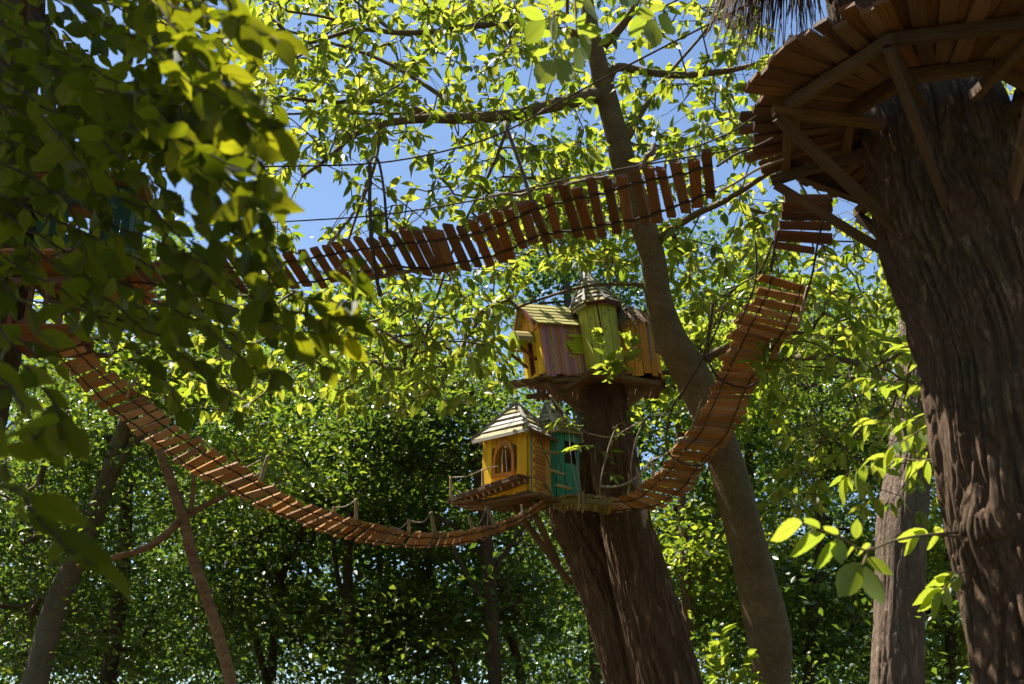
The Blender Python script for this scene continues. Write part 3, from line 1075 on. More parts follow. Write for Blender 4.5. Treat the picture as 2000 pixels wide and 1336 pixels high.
for s in range(nsec):
    a1, a2 = a0 + 2 * math.pi * s / nsec, a0 + 2 * math.pi * (s + 1) / nsec
    for rr, zz, hh in ((0.80, -0.055, 0.07), (0.47, -0.055, 0.07)):
        p1 = C2 + rr * np.array([math.cos(a1), math.sin(a1), 0]) + UP * zz
        p2 = C2 + rr * np.array([math.cos(a2), math.sin(a2), 0]) + UP * (zz + 0.004 * (s % 2))
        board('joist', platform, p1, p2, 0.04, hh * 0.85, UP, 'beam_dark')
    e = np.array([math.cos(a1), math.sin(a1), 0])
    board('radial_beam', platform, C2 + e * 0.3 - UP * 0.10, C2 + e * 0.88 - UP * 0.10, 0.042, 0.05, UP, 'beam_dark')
    # strut from the trunk up to the beam
    z_low = pz - 0.62
    i_ = int(np.argmin(np.abs(fq[:, 2] - z_low)))
    ct = fq[i_]
    low = ct + e * (fr[i_] * 0.93)
    board('strut', platform, low, C2 + e * 0.86 - UP * 0.135, 0.04, 0.052, e, 'beam_dark')
# battens under the far left boards
for ang, rr in ((math.radians(172), 0.70), (math.radians(196), 0.72), (math.radians(215), 0.70)):
    e = np.array([math.cos(ang), math.sin(ang), 0])
    t_ = np.array([-math.sin(ang), math.cos(ang), 0])
    board('batten', platform, C2 + e * rr - t_ * 0.17 - UP * 0.028, C2 + e * rr + t_ * 0.17 - UP * 0.028, 0.045, 0.02, UP, 'deck_brown')
rope('rope', platform, pxs([(1600, 290, 5.3), (1560, 340, 5.35), (1575, 380, 5.5)]), 0.007, 'rope_pale')

# twig-thatched roof peeping over the platform
roof = thing('thatched_roof', P(1540, 60, 4.9), 'dark shaggy twig thatch hanging over the platform edge', 'roof')
mb = MB()
ap = P(1520, -190, 4.9)
rg = np.random.default_rng(9)
for i in range(300):
    an = rg.uniform(0, 2 * math.pi)
    rr = rg.uniform(0.12, 0.33)
    e = np.array([math.cos(an), math.sin(an), 0])
    start = ap + e * rg.uniform(0.0, 0.12) - UP * rg.uniform(0, 0.14)
    end = P(1518, 20, 4.9) * 1.0 + e * rr - np.array([rg.uniform(0, 0.10), 0, rg.uniform(-0.10, 0.20)])
    mid = (start + end) / 2 + e * 0.03 + rg.normal(0, 0.012, 3)
    mb.tube(catmull([start, mid, end], 4), [0.006, 0.005, 0.004, 0.002], 3, cap=False)
o = mb.build('thatch', MATS['thatch_twig'], roof)
o['kind'] = 'stuff'
mb = MB()
q = catmull([ap - UP * 0.02, ap - UP * 0.2, ap - UP * 0.33], 6)
mb.tube(q, np.linspace(0.02, 0.15, 6), 14)
mb.build('roof_cone', MATS['beam_brown'], roof, smooth=True)
stick('roof_post', roof, [P(1545, 70, 4.92), P(1535, 100, 4.8), (P(1520, 130, 4.7)[0], P(1520, 130, 4.7)[1], pz + 0.005)], 0.013, 0.012, 'driftwood')

# ------------------------------------------------------------------ rope bridges
def bridge_edges(rows, n):
    """rows: (ax, ay, bx, by, Y) or (ax, ay, Ya, bx, by, Yb): ends of a board in the photo; both ends level unless Yb is given"""
    A, B = [], []
    for r in rows:
        if len(r) == 5:
            ax, ay, bx, by, Y = r
            a = P(ax, ay, Y)
            b = PZ(bx, by, a[2])
        else:
            a = P(*r[:3])
            b = P(*r[3:])
        A.append(a)
        B.append(b)
    return catmull(A, n), catmull(B, n)


def make_bridge(name, label, rows, count, mat, seed, tight=0.74, thick=0.022, skip=(), ropes=(0.2, 0.8), lift=-1, rope_r=0.008):
    rr = random.Random(seed)
    fine = 400
    A, B = bridge_edges(rows, fine)
    mid = (A + B) / 2
    root = thing(name, mid[fine // 2], label, 'rope bridge')
    s = np.concatenate([[0], np.cumsum(np.linalg.norm(np.diff(mid, axis=0), axis=1))])
    total = s[-1]
    for i in range(count):
        f = (i + 0.5 + rr.uniform(-0.08, 0.08)) / count
        if any(lo < f < hi for lo, hi in skip):
            continue
        k = int(np.searchsorted(s, f * total))
        k = min(max(k, 1), fine - 2)
        a, b = A[k].copy(), B[k].copy()
        t = nrm(mid[k + 1] - mid[k - 1])
        d = b - a
        L = np.linalg.norm(d)
        e0, e1 = rr.uniform(-0.07, 0.09), rr.uniform(-0.07, 0.09)
        a -= d * e0
        b += d * e1
        sk = rr.uniform(-0.011, 0.011)
        a += t * sk
        b -= t * sk
        up = nrm(np.cross(d, t))
        if up[2] < 0:
            up = -up
        w = total / count * tight * rr.uniform(0.84, 1.14)
        up = nrm(up + t * rr.uniform(-0.12, 0.12))
        board('plank', root, a, b, w, thick * rr.uniform(0.85, 1.2), up, mat)
    mbr = MB()
    for fr_ in ropes:
        q = A * (1 - fr_) + B * fr_
        d = B - A
        t = np.gradient(mid, axis=0)
        up = np.cross(d, t)
        up /= np.linalg.norm(up, axis=1)[:, None] + 1e-9
        up[up[:, 2] < 0] *= -1
        wob = np.sin(np.linspace(0, math.pi * count, fine))[:, None] * 0.004
        q = q + up * (lift * (thick * 0.5 + 0.007) + wob)
        mbr = MB()
        mbr.tube(q[::2], rope_r, 5)
        mbr.build('carrying_rope', MATS['rope_dark'], root, smooth=True)
    return root, A, B


b1, A1, B1 = make_bridge('rope_bridge', 'high dark-red plank rope bridge running to the round platform', [
    (150, 505, 190, 548, 7.0), (300, 512, 340, 562, 6.9), (450, 505, 495, 565, 6.75), (560, 492, 605, 560, 6.65), (655, 474, 702, 545, 6.55), (732, 464, 772, 528, 6.4), (804, 452, 843, 535, 6.2), (884, 444, 915, 520, 6.0),
    (953, 424, 984, 505, 5.85), (1030, 392, 1056, 470, 5.65), (1102, 366, 1129, 463, 5.5), (1177, 350, 1201, 450, 5.35), (1240, 328, 1262, 440, 5.2),
    (1314, 318, 1331, 412, 5.08), (1392, 299, 1404, 381, 4.95)], 50, 'plank_red', 1, tight=0.62)
Y1 = 5.5
rope('cable', b1, pxs([(300, 335, 6.9), (500, 326, 6.7), (730, 319, 6.4), (900, 287, 6.0), (1000, 250, 5.8), (1100, 195, 5.5), (1290, 95, 5.2), (1480, 0, 4.9), (1600, -60, 4.7)]), 0.006)
rope('cable', b1, pxs([(400, 440, 6.7), (570, 432, 6.5), (750, 419, 6.3), (950, 387, 5.8), (1100, 352, 5.5), (1280, 318, 5.1), (1465, 287, 4.85)]), 0.005)
rope('handrail_rope', b1, pxs([(955, 384, 5.9), (1090, 362, 5.6), (1200, 335, 5.4), (1320, 300, 5.1), (1420, 262, 4.9), (1480, 225, 4.8)]), 0.005)
rope('handrail_rope', b1, pxs([(1404, 375, 5.35), (1440, 355, 5.25), (1480, 330, 5.15), (1530, 310, 5.0)]), 0.007, 'rope_pale')
rope('handrail_rope', b1, pxs([(1400, 325, 5.0), (1440, 300, 4.92), (1480, 285, 4.85), (1510, 270, 4.8)]), 0.007)
rope('hanging_rope', b1, pxs([(722, 312, 6.35), (722, 400, 6.35), (727, 480, 6.36), (735, 540, 6.5), (742, 578, 6.5)]), 0.013)
rope('hanging_rope', b1, pxs([(722, 316, 6.35), (731, 306, 6.35), (741, 320, 6.35), (751, 380, 6.35), (757, 455, 6.38)]), 0.009)
stick('hanging_pole', b1, pxs([(985, 238, 5.75), (1015, 320, 5.75), (1040, 400, 5.78), (1056, 455, 6.0), (1073, 502, 6.2)]), 0.012, 0.010, 'driftwood')
stick('stick', b1, pxs([(640, 482, 6.5), (668, 446, 6.5), (684, 428, 6.5), (693, 412, 6.5)]), 0.014, 0.009, 'driftwood', wob=0.004)
stick('stick', b1, pxs([(955, 383, 5.85), (985, 379, 5.85), (1010, 381, 5.8), (1033, 378, 5.75)]), 0.007, 0.013, 'driftwood', wob=0.003)
stick('stick', b1, pxs([(1252, 330, 5.15), (1262, 308, 5.12), (1272, 300, 5.1), (1278, 283, 5.1)]), 0.013, 0.016, 'driftwood', wob=0.003)
stick('stick', b1, pxs([(1186, 345, 5.3), (1140, 352, 5.4), (1100, 361, 5.5)]), 0.010, 0.006, 'driftwood', wob=0.003)
stick('log', b1, pxs([(690, 550, 6.95), (740, 541, 6.9), (790, 531, 6.8), (825, 526, 6.75)]), 0.018, 0.014, 'driftwood', wob=0.003)
for k_, (bx, by, by2) in enumerate(((790, 540, 560), (980, 440, 462))):
    stick('stick', b1, pxs([(bx, by, 6.4), (bx + 8, by + 20, 6.45), (bx + 12, by2 + 20, 6.45)]), 0.008, 0.004, 'driftwood')

b2, A2, B2 = make_bridge('rope_bridge', 'long sagging orange plank bridge from yellow house to leaf-hidden hut', [
    (140, 655, 7.0, 92, 668, 7.3), (172, 690, 7.1, 118, 706, 7.4), (219, 731, 163, 753, 7.15), (275, 774, 212, 802, 7.2), (322, 815, 264, 840, 7.25), (378, 853, 311, 879, 7.3), (429, 888, 367, 916, 7.35), (507, 933, 442, 954, 7.45),
    (558, 967, 505, 990, 7.5), (621, 992, 570, 1016, 7.6), (689, 1013, 640, 1040, 7.7), (745, 1028, 8.0, 715, 1058, 8.25), (811, 1041, 8.2, 790, 1066, 8.45),
    (879, 1041, 8.45, 872, 1065, 8.75), (947, 1029, 8.75, 948, 1051, 9.05), (1015, 1005, 9.05, 1020, 1018, 9.35), (1070, 970, 9.3, 1078, 984, 9.6)], 60, 'plank_orange', 2, tight=0.66, thick=0.016, rope_r=0.005)
for (x0, y0, x1, y1, Y_, r_) in ((695, 1020, 696, 974, 7.8, 0.016), (653, 1008, 652, 990, 7.75, 0.014), (799, 1042, 798, 1014, 8.2, 0.013), (850, 1042, 841, 1000, 8.35, 0.016),
                                 (926, 1036, 914, 1009, 8.65, 0.014), (968, 1026, 950, 988, 8.8, 0.016), (508, 938, 524, 890, 7.45, 0.017), (248, 772, 268, 735, 7.2, 0.012)):
    stick('post', b2, [P(x0, y0 + 4, Y_), P((x0 + x1) / 2, (y0 + y1) / 2, Y_), P(x1, y1, Y_)], r_, r_ * 0.85, 'post_wood')
for L in ([(652, 991, 7.75), (675, 989, 7.78), (696, 976, 7.8)], [(770, 1036, 8.1), (785, 1030, 8.15), (798, 1016, 8.2)], [(798, 1016, 8.2), (825, 1020, 8.3), (841, 1002, 8.35)],
          [(926, 1036, 8.65), (940, 1015, 8.75), (950, 990, 8.8)], [(950, 990, 8.8), (953, 1010, 8.8), (951, 1028, 8.8)], [(430, 900, 7.4), (470, 915, 7.42), (510, 898, 7.45)], [(510, 915, 7.45), (505, 925, 7.45), (495, 930, 7.4)],
          [(268, 737, 7.2), (300, 790, 7.25), (360, 830, 7.3), (430, 890, 7.4)]):
    rope('handrail_rope', b2, pxs(L), 0.004, 'rope_pale')

b3, A3, B3 = make_bridge('rope_bridge', 'orange plank rope bridge climbing from houses past the bent tree', [
    (1490, 530, 1584, 558, 6.2), (1468, 585, 1566, 608, 6.4), (1452, 612, 1556, 638, 6.5), (1430, 662, 1527, 682, 6.9), (1410, 700, 1512, 712, 7.15), (1402, 728, 1486, 733, 7.4),
    (1386, 765, 1469, 764, 7.75), (1368, 805, 1450, 810, 8.1), (1350, 842, 1430, 852, 8.4), (1317, 878, 1396, 886, 8.7), (1295, 912, 1370, 920, 8.95), (1262, 940, 1346, 955, 9.2), (1228, 968, 9.35, 1288, 990, 9.6), (1172, 972, 9.45, 1200, 1000, 9.75)],
    46, 'plank_orange', 3, tight=0.66, thick=0.017, rope_r=0.0055)
for k_, (x0, y0, x1, y1) in enumerate(((1532, 388, 1626, 388), (1528, 405, 1626, 406), (1526, 422, 1624, 424), (1522, 440, 1622, 442), (1513, 460, 1624, 466), (1508, 478, 1590, 490))):
    a_, b_ = P(x0, y0, 5.72 + 0.06 * k_), P(x1, y1, 5.76 + 0.06 * k_)
    board('plank', b3, a_, b_, (0.048, 0.05, 0.046, 0.05, 0.066, 0.04)[k_], 0.02, nrm(np.array([0, 0, CAMZ]) - a_) + np.array([0, 0, 0.25]), 'deck_dark' if k_ < 4 else 'plank_red')
for L, r_, m_ in (([(1392, 593, 6.8), (1386, 648, 6.9), (1382, 680, 7.0), (1388, 716, 7.1), (1411, 744, 7.2), (1453, 757, 7.25), (1480, 746, 7.3)], 0.008, 'rope_dark'),
                  ([(1414, 602, 6.8), (1398, 648, 7.0), (1370, 705, 7.2), (1340, 755, 7.4), (1312, 800, 7.7), (1302, 874, 8.2), (1330, 904, 8.3), (1370, 907, 8.4), (1388, 892, 8.5)], 0.007, 'rope_dark'),
                  ([(1262, 817, 9.2), (1243, 857, 9.2), (1233, 912, 9.2), (1240, 950, 9.2), (1262, 965, 9.25)], 0.009, 'driftwood'),
                  ([(1205, 830, 9.3), (1190, 870, 9.25), (1175, 930, 9.2), (1172, 970, 9.2), (1185, 988, 9.2)], 0.008, 'driftwood'),
                  ([(1150, 847, 9.4), (1195, 854, 9.35), (1225, 838, 9.3), (1262, 817, 9.2)], 0.007, 'rope_pale'),
                  ([(1262, 817, 9.2), (1310, 800, 8.6), (1350, 740, 8.0), (1378, 680, 7.4), (1392, 600, 6.9), (1440, 560, 6.5), (1484, 530, 6.1), (1510, 470, 5.9)], 0.006, 'rope_dark'),
                  ([(1172, 950, 9.3), (1205, 950, 9.3), (1240, 935, 9.25), (1272, 900, 9.2)], 0.010, 'rope_pale'),
                  ([(1272, 900, 9.2), (1310, 880, 8.9), (1350, 835, 8.5), (1370, 780, 8.1)], 0.008, 'rope_pale'),
                  ([(1475, 470, 5.8), (1478, 520, 5.9), (1470, 570, 6.2), (1440, 640, 6.6)], 0.006, 'rope_dark'),
                  ([(1560, 625, 6.5), (1585, 540, 6.1), (1600, 460, 5.9), (1625, 380, 5.7)], 0.007, 'rope_dark'),
                  ([(1506, 530, 6.1), (1512, 490, 5.95), (1520, 450, 5.85)], 0.008, 'rope_dark'),
                  ([(1560, 640, 6.5), (1566, 610, 6.4), (1578, 560, 6.2)], 0.011, 'rope_pale')):
    rope('handrail_rope', b3, pxs(L), r_, m_)
for (x0, y0, x1, y1, Y_, r_) in ((1276, 935, 1271, 893, 9.2, 0.014), (1226, 968, 1228, 925, 9.3, 0.012), (1360, 855, 1350, 812, 8.5, 0.010), (1390, 598, 1386, 648, 6.9, 0.012)):
    stick('post', b3, [P(x0, y0, Y_), P((x0 + x1) / 2 + 2, (y0 + y1) / 2, Y_), P(x1, y1, Y_)], r_, r_ * 0.85, 'post_wood')
for (x0, y0, x1, y1) in ((1244, 798, 1304, 905), (1252, 832, 1276, 800), (1385, 590, 1425, 612), (1398, 612, 1420, 590), (1195, 838, 1212, 826)):
    stick('stick', b3, [P(x0, y0, 9.15 if x0 < 1350 else 6.8), P((x0 + x1) / 2, (y0 + y1) / 2, 9.15 if x0 < 1350 else 6.8), P(x1, y1, 9.1 if x0 < 1350 else 6.75)], 0.006, 0.004, 'driftwood')

# ------------------------------------------------------------------ little houses
class Frame:
    """a local frame: origin o, axes x (along the front), y (into the house), z (up the leaning walls)"""

    def __init__(self, o, yaw, roll=0.0, pitch=0.0):
        x = np.array([math.cos(yaw), math.sin(yaw), 0])
        y = np.array([-math.sin(yaw), math.cos(yaw), 0])
        R_ = Matrix.Rotation(roll, 3, 'Y') @ Matrix.Rotation(pitch, 3, 'X')   # lean about the view axis
        R_ = np.array(R_)
        self.o, self.x, self.y, self.z = np.asarray(o, float), R_ @ x, R_ @ y, R_ @ np.array([0, 0, 1.0])

    def __call__(self, a, b, c):
        return self.o + self.x * a + self.y * b + self.z * c


def fbox(fr, name, parent, x0, x1, y0, y1, z0, z1, mat):
    c = fr((x0 + x1) / 2, (y0 + y1) / 2, (z0 + z1) / 2)
    dx, dy, dz = x1 - x0, y1 - y0, z1 - z0
    ax = [(dx, fr.x), (dy, fr.y), (dz, fr.z)]
    ax.sort(key=lambda q: -q[0])
    X = ax[0][1]
    Yv = ax[1][1]
    Z = np.cross(X, Yv)
    return place(board_of(mat), name, parent, c, X * ax[0][0], Yv * ax[1][0], Z * ax[2][0])


def wall_planks(fr, parent, a, b, z0, z1, n, mat, out, holes=(), thick=0.014, ragged=0.05, alt=None, name='plank'):
    """upright boards from point a to b (local x, y); holes: (t0, t1, zlo, zhi)"""
    parent = part('wall', parent)
    a, b = np.array(a), np.array(b)
    wid = np.linalg.norm(b - a) / n
    for i in range(n):
        t = (i + 0.5) / n
        p = a + (b - a) * t
        off = np.array(out) * random.uniform(-0.002, 0.003)
        p = p + off
        lo = z0 - random.uniform(0, ragged)
        spans = [(lo, z1)]
        for (t0, t1, hl, hh) in holes:
            if t0 < t < t1:
                spans = [(lo, hl), (hh, z1)]
        m = mat if alt is None or i not in alt else alt[i]
        for (l, h) in spans:
            if h - l < 0.01:
                continue
            A_, B_ = fr(p[0], p[1], l), fr(p[0], p[1], h)
            nrm_ = fr.x * out[0] + fr.y * out[1]
            board(name, parent, A_, B_, wid * random.uniform(0.93, 0.985), thick, nrm_, m)


def ribbon(fr, parent, name, pts, out, w, mat, t=0.003):
    """a painted line standing 3 mm proud of a wall: pts (local x, y, z)"""
    q = catmull([fr(*p) for p in pts], 6 * len(pts))
    nv = fr.x * out[0] + fr.y * out[1]
    tan = np.gradient(q, axis=0)
    tan /= np.linalg.norm(tan, axis=1)[:, None]
    s = np.cross(tan, nv)
    V, F = [], []
    for i in range(len(q)):
        ww = w * (0.85 + 0.3 * random.random())
        for sg in (-1, 1):
            V.append(q[i] + s[i] * sg * ww / 2)
            V.append(q[i] + s[i] * sg * ww / 2 + nv * t)
    for i in range(len(q) - 1):
        a, b = i * 4, i * 4 + 4
        F += [(a + 1, a + 3, b + 3, b + 1), (a, a + 1, b + 1, b), (a + 3, a + 2, b + 2, b + 3)]
    mb = MB()
    mb.add(V, F)
    return mb.build(name, MATS[mat], parent)


def pyramid_roof(fr, parent, cx, cy, corners, z0, apex, rows, mats, hip_mat, apex_xy=(0, 0), gap=0.86, thick=0.012, curl=0.0):
    """slatted pyramid: corners (local x, y round the eave), boards lie across each face"""
    parent = part('roof', parent)
    ap = np.array([cx + apex_xy[0], cy + apex_xy[1], apex])
    n = len(corners)
    for s in range(n):
        c1 = np.array([corners[s][0], corners[s][1], z0])
        c2 = np.array([corners[(s + 1) % n][0], corners[(s + 1) % n][1], z0])
        nv = nrm(np.cross(c2 - c1, ap - c1))
        nw = fr.x * nv[0] + fr.y * nv[1] + fr.z * nv[2]
        slope = np.linalg.norm(ap - (c1 + c2) / 2)
        for k in range(rows):
            f = (k + 0.45) / rows
            a, b = c1 + (ap - c1) * f, c2 + (ap - c2) * f
            if np.linalg.norm(b - a) < 0.02:
                continue
            A_, B_ = fr(*a), fr(*b)
            j = random.uniform(-0.006, 0.006)
            board('roof_slat', parent, A_ + fr.z * j, B_ + fr.z * random.uniform(-0.006, 0.006), slope / rows * gap * random.uniform(0.8, 1.1), thick, nrm(nw + np.array([0, 0, 0.22])), random.choice(mats))
        A_, B_ = fr(*c1), fr(*ap)
        board('hip_board', parent, A_ + nrm(A_ - fr(cx, cy, z0)) * 0.012 + fr.z * 0.012, B_ + fr.z * 0.016, 0.026, 0.012, nrm(fr(*c1) - fr(cx, cy, z0)) + fr.z, hip_mat)


# --- yellow house, lower
fy = Frame(P(1030, 956, 9.2), math.radians(180 - 37), roll=0.0)
fy.y = -fy.y if fy.y[1] < 0 else fy.y
# x runs left and away along the front, y runs right and away along the side
fy.x = nrm([-math.cos(math.radians(37)), math.sin(math.radians(37)), 0.0])
fy.y = nrm([math.sin(math.radians(37)), math.cos(math.radians(37)), 0.0])
fy.z = nrm([0.0, 0.03, 1.0])
W, D, H = 0.475, 0.34, 0.515
yh = thing('tree_house', fy(W / 2, D / 2, 0), 'yellow plank house with pointed arch window and white slatted roof', 'tree house')
outf, outs = (0, -1), (-1, 0)
wall_planks(fy, yh, (0, 0), (W, 0), 0, H, 9, 'yellow_paint', outf, holes=((0.27, 0.73, 0.175, 0.42),), ragged=0.03)
wall_planks(fy, yh, (-0.0, 0.012), (-0.0, D), -0.02, H, 6, 'orange_paint', outs, ragged=0.03, alt={0: 'yellow_paint', 1: 'yellow_paint'})
wall_planks(fy, yh, (W, 0.012), (W, D), 0, H, 5, 'yellow_paint', (1, 0))
wall_planks(fy, yh, (0.01, D), (W - 0.01, D), 0, H, 6, 'orange_paint', (0, 1))
fbox(fy, 'corner_trim', yh, -0.014, 0.004, 0.035, 0.05, -0.03, H, 'blue_paint')
for k in range(13):       # painted bricks at the corner of the side wall
    z_ = 0.04 + k * 0.036
    y_ = 0.075 + (0.03 if k % 2 else 0.0)
    fbox(fy, 'brick', yh, -0.017, -0.007, y_, D * 0.72, z_, z_ + 0.031, 'brick_orange')
fbox(fy, 'floor_board', yh, -0.02, W + 0.02, -0.01, D, -0.035, -0.012, 'beam_brown')
# pointed arch window frame
wc, wb, ww, wh = W * 0.5, 0.165, 0.095, 0.275


def arch(t, r):
    """pointed arch outline from the left foot over the tip to the right foot"""
    pts = []
    hw, st = ww * r, 0.13
    pts.append((-hw, 0))
    pts.append((-hw, st * 0.6))
    for i in range(9):
        u = i / 8
        pts.append((-hw * (1 - u ** 1.5), st + (wh * r - st) * math.sin(u * math.pi / 2) ** 0.9))
    for (a, b) in reversed(pts[:-1]):
        pts.append((-a, b))
    return pts


win = MB()
o1, o2 = arch(0, 1.16), arch(0, 0.94)
V, F = [], []
for (a, b), (c, d) in zip(o1, o2):
    for yy in (-0.024, -0.006):
        V += [fy(wc + a, yy, wb + b), fy(wc + c, yy, wb + d)]
for i in range(len(o1) - 1):
    p, q = i * 4, i * 4 + 4
    F += [(p, p + 1, q + 1, q), (p + 2, q + 2, q + 3, p + 3), (p, q, q + 2, p + 2), (p + 1, p + 3, q + 3, q + 1)]
win.add(V, F)
wf = win.build('window_frame', MATS['orange_paint'], yh)
fbox(fy, 'window_sill', wf, wc - ww * 1.25, wc + ww * 1.25, -0.03, 0.0, wb - 0.018, wb + 0.012, 'orange_paint')
for dx in (-0.03, 0.032):
    stick('mullion', wf, [fy(wc + dx, -0.008, wb), fy(wc + dx * 0.8, -0.008, wb + 0.11), fy(wc + dx * 0.35, -0.008, wb + 0.225)], 0.0045, 0.004, 'white_paint')
cur = MB()
for k in range(8):
    x0 = wc - 0.11 + k * 0.02
    cur.box(fy(x0, 0.05 + 0.008 * (k % 2), wb + 0.16 - 0.006 * k), fy.x * 0.019, fy.y * 0.006, fy.z * (0.2 - 0.02 * k))
cur.build('curtain', MATS['maroon_paint'], wf)
e = 0.065
pyramid_roof(fy, yh, W / 2, D / 2, [(-e, -e), (W + e, -e), (W + e, D + e), (-e, D + e)], H - 0.01, H + 0.34, 6, ['weathered', 'weathered', 'plank_mossy'], 'weathered')
fbox(fy, 'eave_board', yh, -e, W + e, -e - 0.012, -e, H - 0.035, H - 0.005, 'weathered')
fbox(fy, 'eave_board', yh, -e - 0.012, -e, -e, D + e, H - 0.035, H - 0.005, 'beam_brown')
# hanging balcony under the window
for k in range(12):
    x_ = -0.02 + k * 0.062
    board('balcony_plank', yh, fy(x_, -0.17 - random.uniform(0, 0.02), 0.085 - 0.09 * k / 12), fy(x_, -0.005, 0.095 - 0.09 * k / 12), 0.045, 0.014, UP, 'deck_brown')
fbox_pts = (fy(-0.03, -0.16, 0.07), fy(0.72, -0.16, -0.02))
board('balcony_beam', yh, fbox_pts[0], fbox_pts[1], 0.03, 0.035, UP, 'beam_brown')
board('balcony_beam', yh, fy(-0.03, -0.02, 0.07), fy(0.72, -0.02, -0.02), 0.03, 0.035, UP, 'beam_brown')
for k in range(7):
    y_ = -0.12 + 0.055 * k
    board('balcony_plank', yh, fy(W + 0.01, y_, -0.045), fy(W + 0.27, y_, -0.03), 0.04, 0.014, UP, 'deck_brown')
for (x_, y_, z0, z1) in ((0.69, -0.16, 0.0, 0.19), (0.35, -0.15, 0.05, 0.20)):
    stick('balcony_post', yh, [fy(x_, y_, z0 - 0.03), fy(x_ + 0.005, y_, (z0 + z1) / 2), fy(x_ + 0.01, y_, z1)], 0.012, 0.010, 'post_wood')
rope('rail_rope', yh, [fy(0.70, -0.16, 0.185), fy(0.52, -0.16, 0.165), fy(0.36, -0.15, 0.195), fy(0.26, -0.04, 0.24)], 0.005, 'rope_pale')
rope('rail_rope', yh, [fy(0.70, -0.16, 0.15), fy(0.66, -0.13, 0.07), fy(0.60, -0.10, 0.04)], 0.004, 'rope_pale')
for (x0, y0, x1, y1) in ((1000, 985, 1115, 1140), (1045, 1005, 1090, 1100), (1085, 1000, 1112, 1070)):
    board('strut', yh, P(x0, y0, 9.5), P(x1, y1, 10.0), 0.04, 0.05, np.array([0, -1.0, 0.3]), 'beam_brown')
for k in range(7):
    board('deck_board', yh, fy(-0.12, 0.0 + 0.05 * k, -0.052), fy(W + 0.03, 0.0 + 0.05 * k, -0.052), 0.046, 0.02, UP, 'beam_brown')
board('white_batten', yh, P(1018, 985, 9.35), P(1020, 1012, 9.36), 0.018, 0.01, np.array([0, -1.0, 0]), 'white_paint')


# --- round turrets
def turret(root, fr, r, H, n, mat, ragged=0.04, alt=None, taper=0.0, hole=None, drop=0.0):
    root = part('wall', root)
    for i in range(n):
        an = 2 * math.pi * (i + 0.5) / n
        e_ = np.array([math.cos(an), math.sin(an)])
        lo = -drop - random.uniform(0, ragged)
        m = mat if alt is None or i not in alt else alt[i]
        w = 2 * math.pi * r / n * 1.0
        spans = [(lo, H)]
        if hole and hole[0] <= i <= hole[1]:
            spans = [(lo, hole[2]), (hole[3], H)]
        for l, h in spans:
            board('plank', root, fr(e_[0] * r * (1 - taper), e_[1] * r * (1 - taper), l), fr(e_[0] * r, e_[1] * r, h), w * random.uniform(0.95, 1.02), 0.014, fr.x * e_[0] + fr.y * e_[1], m)


ft = Frame(P(1094, 974, 9.62), 0.0, roll=math.radians(0), pitch=0.0)
gt = thing('tree_house', ft(0, 0, 0), 'teal green turret with mossy slatted roof behind the yellow house', 'tree house')
turret(gt, ft, 0.165, 0.545, 14, 'teal_paint', ragged=0.02, hole=(11, 12, 0.27, 0.47))
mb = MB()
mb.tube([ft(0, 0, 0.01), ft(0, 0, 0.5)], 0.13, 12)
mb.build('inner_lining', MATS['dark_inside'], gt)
pyramid_roof(ft, gt, 0, 0, [(0.235 * math.cos(a), 0.235 * math.sin(a)) for a in [math.radians(25 + 60 * k) for k in range(6)]], 0.53, 0.86, 7, ['weathered', 'plank_mossy'], 'weathered', apex_xy=(-0.12, 0.0))
fbox(ft, 'corner_trim', gt, 0.15, 0.162, -0.08, -0.068, 0.0, 0.54, 'blue_paint')

# --- upper cluster
rollU = math.radians(-6.5)
fp = Frame(P(1066, 727, 9.62), math.radians(24), roll=rollU)
ph = thing('tree_house', fp(0.2, 0.2, 0), 'purple gabled plank house with lime shutter and hooded doorway', 'tree house')
W, D, H = 0.445, 0.40, 0.50
wall_planks(fp, ph, (0, 0), (W, 0), 0, H, 9, 'purple_paint', outf, ragged=0.06, alt={2: 'purple_paint', 6: 'purple_paint'})
wall_planks(fp, ph, (0, 0.01), (0, D), 0.03, H, 7, 'yellow_paint', (-1, 0), ragged=0.03, holes=((0.4, 0.75, 0.06, 0.42),))
wall_planks(fp, ph, (0, D), (W, D), 0, H, 7, 'purple_paint', (0, 1))
wall_planks(fp, ph, (W, 0.01), (W, D), 0, H, 6, 'purple_paint', (1, 0))
RG = 0.25
for k in range(8):      # gable boards
    t = (k + 0.5) / 8
    y_ = D * t
    top = H + RG * (1 - abs(2 * t - 1)) - 0.012
    board('gable_plank', ph, fp(-0.012, y_, H - 0.05), fp(-0.012, y_, top), D / 8 * 0.96, 0.014, -fp.x, 'orange_paint')
for sgn in (0, 1):      # roof boards on both slopes
    for k in range(6):
        f0 = (k + 0.5) / 6
        y_ = (-0.05 + (D / 2 + 0.05) * f0) if sgn == 0 else (D + 0.05 - (D / 2 + 0.05) * f0)
        z_ = H - 0.035 + (RG + 0.05) * f0
        nv = nrm(fp.z * (D / 2 + 0.05) + fp.y * (-(RG + 0.05) if sgn == 0 else (RG + 0.05)))
        ex = 0.035 * (1 + (1 if k > 3 else 0))
        board('roof_board', ph, fp(-0.06 - ex * 0.6 * f0, y_, z_) - fp.z * 0.0, fp(W + 0.03, y_, z_), 0.073, 0.012, nrm(nv + np.array([0, 0, 0.12])), 'moss_roof')
board('barge_board', ph, fp(-0.075, -0.05, H - 0.05), fp(-0.085, D / 2, H + RG + 0.005), 0.03, 0.014, -fp.x, 'maroon_paint')
board('barge_board', ph, fp(-0.075, D + 0.05, H - 0.05), fp(-0.085, D / 2, H + RG + 0.005), 0.03, 0.014, -fp.x, 'maroon_paint')
